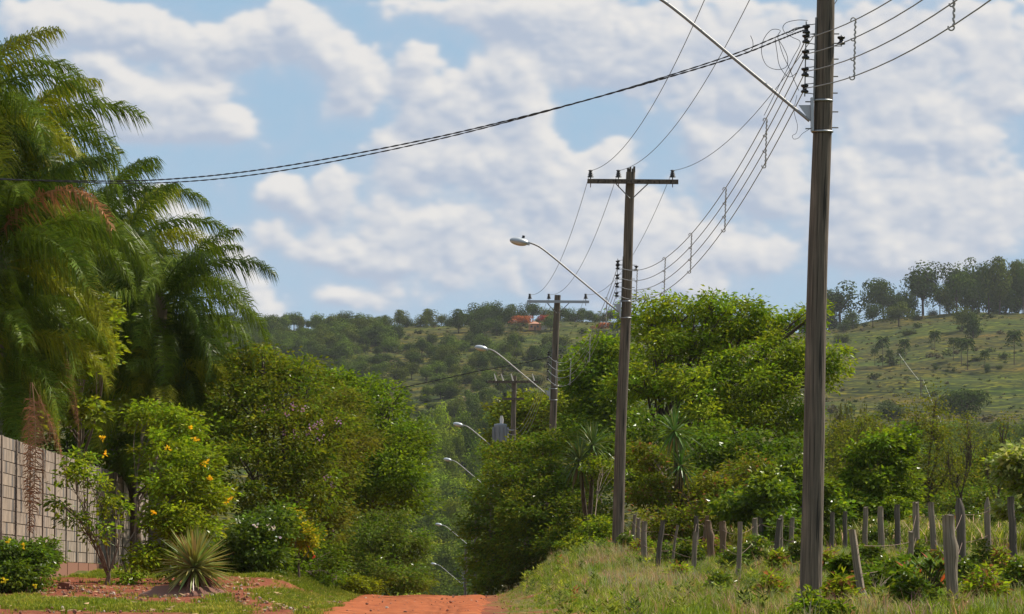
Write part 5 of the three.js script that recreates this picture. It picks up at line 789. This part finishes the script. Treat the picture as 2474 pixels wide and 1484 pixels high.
// middle distance on the right: single trees above the pasture hedge
{
  const r = rng(5151);
  const mid = (name, label, px, py, d, w, h, kind, tint, group) => { const top = at(px, py, d), x = top.x, p = onGround(x, d), H = Math.max(h / ppm(d), top.y - p.y); farTree(name, label, p, H, tint === 'yellowish' ? w / ppm(d) : Math.max(w / ppm(d), H * .8), kind, tint, group); };
  const foot = (name, label, px, py, w, h, kind, tint) => { const p = hit(px, py, 380, 1100), d = -p.z; farTree(name, label, p, h / ppm(d), w / ppm(d), kind, tint); };
  foot('lone_dark_tree', 'big dark spreading tree standing alone before the bare hill', 2325, 1035, 140, 100, 'wide', 'shadedDark'); foot('lone_dark_tree', 'rounded bluish bush-like tree at the foot of the bare hill', 2155, 1012, 86, 52, 'low', 'shadedDark');
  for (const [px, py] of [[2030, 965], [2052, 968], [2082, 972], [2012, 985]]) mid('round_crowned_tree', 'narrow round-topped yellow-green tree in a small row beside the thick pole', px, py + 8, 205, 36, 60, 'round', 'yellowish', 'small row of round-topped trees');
  for (let k = 0; k < 34; k++) { const px = 1990 + 520 * r(), py = 1010 + 130 * r(), d = lerp(300, 150, (py - 1000) / 140), w = (60 + 50 * r()); mid('valley_edge_tree', 'green tree between the pasture hedge and the bare hill', px, py, d, w, 60, 'low', ['shadedMid', 'shadedDark', 'fresh', 'fresh'][Math.floor(r() * 4)], 'trees beyond the pasture hedge'); }
}
// ---------- grass ----------
function tuft(seed, n, h, w, spread) {
  const r = rng(seed), s = new Soup();
  for (let i = 0; i < n; i++) { const a = r() * 6.28, q = spread * Math.sqrt(r()), x = Math.cos(a) * q, z = Math.sin(a) * q, b = a + (r() - .5) * 1.8, H = h * (.5 + .6 * r()), out = H * (.15 + .6 * r()), W = w * (.7 + .6 * r()), sx = -Math.sin(b + .6 * (r() - .5)) * W, sz = Math.cos(b) * W, t = .7 + .6 * r(), dry = r() < .16, c = dry ? [2.1 * t, 1.6 * t, 3 * t] : [t, t, t];
    const p0 = V(x - sx, 0, z - sz), p1 = V(x + sx, 0, z + sz), m = V(x + Math.cos(b) * out * .35, H * .62, z + Math.sin(b) * out * .35), m0 = m.clone().add(V(-sx * .8, 0, -sz * .8)), m1 = m.clone().add(V(sx * .8, 0, sz * .8)), e = V(x + Math.cos(b) * out, H * (.85 + .15 * r()), z + Math.sin(b) * out);
    s.tri(p0, p1, m1, c); s.tri(p0, m1, m0, c); s.tri(m0, m1, e, c); }
  return s.geo();
}
const grassMat = leafMat(1, 1, 1, { clearcoat: .12, clearcoatRoughness: .4, transmission: .42 });
function sow(name, label, list, geos, group) {
  geos.forEach((g, k) => { const part = list.filter((_, i) => i % geos.length === k), m = new THREE.InstancedMesh(g, grassMat, part.length), q = new THREE.Object3D(), c = new THREE.Color(); m.name = numbered(name); m.castShadow = m.receiveShadow = true;
    part.forEach(([x, d, s, yaw, col], i) => { q.position.set(x, groundY(x, d) - .01, -d); q.rotation.set(0, yaw, 0); q.scale.set(s, s, s); q.updateMatrix(); m.setMatrixAt(i, q.matrix); m.setColorAt(i, c.setRGB(...col)); });
    tag(m, label, 'grass', group, 'stuff'); scene.add(m); });
}
{
  const r = rng(6161), bank = [], lawn = [], field = [], dry = [];
  const tint = (x, d, k) => { const n = clamp(.5 + 1.2 * fbm(x * .5, d * .35, 3 + k, 3)), t = .75 + .5 * r(), a = [.140, .215, .008], b = [.25, .265, .022]; return [0, 1, 2].map((i) => lerp(a[i], b[i], n * n) * t); };
  for (let i = 0; i < 56000; i++) { const d = 34 + 52 * Math.pow(r(), .85), e = r() * 12.5, x = roadMid(d) + roadHalf(d) + .05 + e; if (x > .17 * d + 1.5) continue; const edge = sstep(.0, 1.4, e - .3); if (r() < soil(x, d) * .75 || r() > .35 + .65 * edge) continue; const s = .74 * lerp(.35, 1, edge) * (.6 + .6 * r()) * (.8 + .5 * fbm(x * .6, d * .6, 4, 2)); (r() < .04 + .32 * sstep(.12, .3, fbm(x * .35, d * .22, 31, 3)) ? dry : bank).push([x, d, s, r() * 6.28, r() < .1 ? [.34, .25, .12] : tint(x, d, 0)]); }
  for (const l of dry) l[4] = [.33, .27, .11].map((v) => v * (.6 + .7 * r()));
  for (let i = 0; i < 26000; i++) { const d = 78 + 55 * r(), x = 3 + 22 * r(); if (x > .17 * d + 2) continue; { const c = tint(x, d, 5); field.push([x, d, .8 + .9 * r(), r() * 6.28, r() < .25 ? [.30, .25, .10] : [c[0] * .85, c[1] * .8, c[2]]]); }; }
  for (let i = 0; i < 70000; i++) { const d = 40 + 48 * Math.pow(r(), .8), x = roadMid(d) - roadHalf(d) + .35 - r() * 8; if (x < -.172 * d - .5 || x < -9.3) continue; if (r() < soil(x, d) * .97) continue; const c = tint(x, d, 9); lawn.push([x, d, .55 + .7 * r(), r() * 6.28, [c[0] * .95, c[1] * .86, c[2]]]); }
  sow('bank_grass', 'tall green grass covering the right bank round the fence posts', bank, [tuft(1, 12, .27, .010, .09), tuft(2, 10, .33, .011, .11), tuft(3, 14, .21, .009, .10)], 'bank grass');
  sow('dry_grass', 'straw-coloured dry grass tufts among the green bank grass', dry, [tuft(4, 16, .44, .006, .12), tuft(5, 14, .62, .005, .10)], 'dry bank grass');
  sow('pasture_grass', 'rough pasture grass beyond the wire fence', field, [tuft(6, 18, .4, .012, .24), tuft(7, 18, .5, .012, .26)], 'pasture grass');
  sow('lawn_grass', 'short mown turf on the left verge beside the red road', lawn, [tuft(8, 12, .085, .006, .07), tuft(9, 12, .07, .006, .08)], 'verge turf');
  // low leafy weeds among the bank grass
  { const ws = []; for (let i = 0; i < 1500; i++) { const d = 35 + 42 * Math.pow(r(), .9), x = roadMid(d) + roadHalf(d) + .6 + r() * 11; if (x > .17 * d + 1) continue; if (fbm(x * .45, d * .3, 21, 3) < .02) continue; const t = .6 + .7 * r(); ws.push([x, d, .4 + .6 * r(), r() * 6.28, r() < .03 ? [.30, .12, .03] : r() < .3 ? [.27 * t, .29 * t, .02] : [.115 * t, .165 * t, .012]]); }
    const weed = (seed) => { const q = rng(seed), s = new Soup(); for (let i = 0; i < 26; i++) { const a = q() * 6.28, y = .32 * q(), dir = V(Math.cos(a), .2 + .6 * q(), Math.sin(a)).normalize(), side = V(-Math.sin(a), .3 * (q() - .5), Math.cos(a)).normalize(), t = .7 + .6 * q(); leaf(s, V(.05 * gauss(q), y, .05 * gauss(q)), dir, side, .10 + .06 * q(), .022, [t, t, t]); } return s.geo(); };
    sow('leafy_weeds', 'low broad-leaved weeds scattered through the bank grass', ws, [weed(71), weed(72)], 'bank weeds'); }
  // dead leaves and pebbles on the left verge
  const lit = []; for (let i = 0; i < 420; i++) { const d = 42 + 32 * r(), x = roadMid(d) - roadHalf(d) - r() * 6; if (x < -8) continue; lit.push([x, d]); }
  const s = new Soup(); leaf(s, V(-.05, .02, 0), V(1, .1, 0).normalize(), V(0, .15, 1).normalize(), .1, .03, [1, 1, 1]);
  const m = new THREE.InstancedMesh(s.geo(), leafMat(1, 1, 1, { clearcoat: 0, transmission: .1 }), lit.length), q = new THREE.Object3D(), c = new THREE.Color(); m.name = 'fallen_leaf_litter'; m.castShadow = m.receiveShadow = true;
  lit.forEach(([x, d], i) => { q.position.set(x, groundY(x, d) + .03, -d); q.rotation.set(.5 * (r() - .5), r() * 6.28, .5 * (r() - .5)); q.scale.setScalar(.6 + .8 * r()); q.updateMatrix(); m.setMatrixAt(i, q.matrix); const t = .5 + .7 * r(); m.setColorAt(i, c.setRGB(.42 * t, .28 * t, .15 * t)); });
  tag(m, 'fallen dry leaves scattered on the left verge', 'leaf litter', null, 'stuff'); scene.add(m);
}
{
  const r = rng(9191), g = new THREE.IcosahedronGeometry(1, 0), list = []; { const p = g.attributes.position; for (let i = 0; i < p.count; i++) { const k = 1 + .35 * n3(p.getX(i) * 1.7, p.getY(i) * 1.7, p.getZ(i) * 1.7); p.setXYZ(i, p.getX(i) * k, p.getY(i) * k * .65, p.getZ(i) * k); } g.computeVertexNormals(); }
  for (let i = 0; i < 170; i++) { const d = 40 + 42 * r(), x = roadMid(d) + (r() - .5) * 2 * (roadHalf(d) + .3) * (r() < .5 ? 1 : Math.sign(r() - .5)); list.push([x, d, .008 + .03 * r() * r()]); }
  for (let i = 0; i < 900; i++) { const d = 45 + 13 * r(), x = -8.5 + 5.4 * r(); if (soil(x, d) > .6) list.push([x, d, .012 + .035 * r() * r()]); }
  const m = new THREE.InstancedMesh(g, std(1, 1, 1, .95), list.length), q = new THREE.Object3D(), c = new THREE.Color(); m.name = 'loose_stones'; m.castShadow = m.receiveShadow = true; tag(m, 'loose clods and small stones on the red road and soil bed', 'stones', null, 'stuff');
  list.forEach(([x, d, s], i) => { q.position.set(x, groundY(x, d) + .03, -d); q.rotation.set(r() * 6, r() * 6, r() * 6); q.scale.setScalar(s); q.updateMatrix(); m.setMatrixAt(i, q.matrix); const t = .5 + .7 * r(), w = r() < .25; m.setColorAt(i, w ? c.setRGB(.42 * t, .34 * t, .26 * t) : c.setRGB(.34 * t, .15 * t, .09 * t)); });
  scene.add(m);
}
renderer.render(scene, camera);
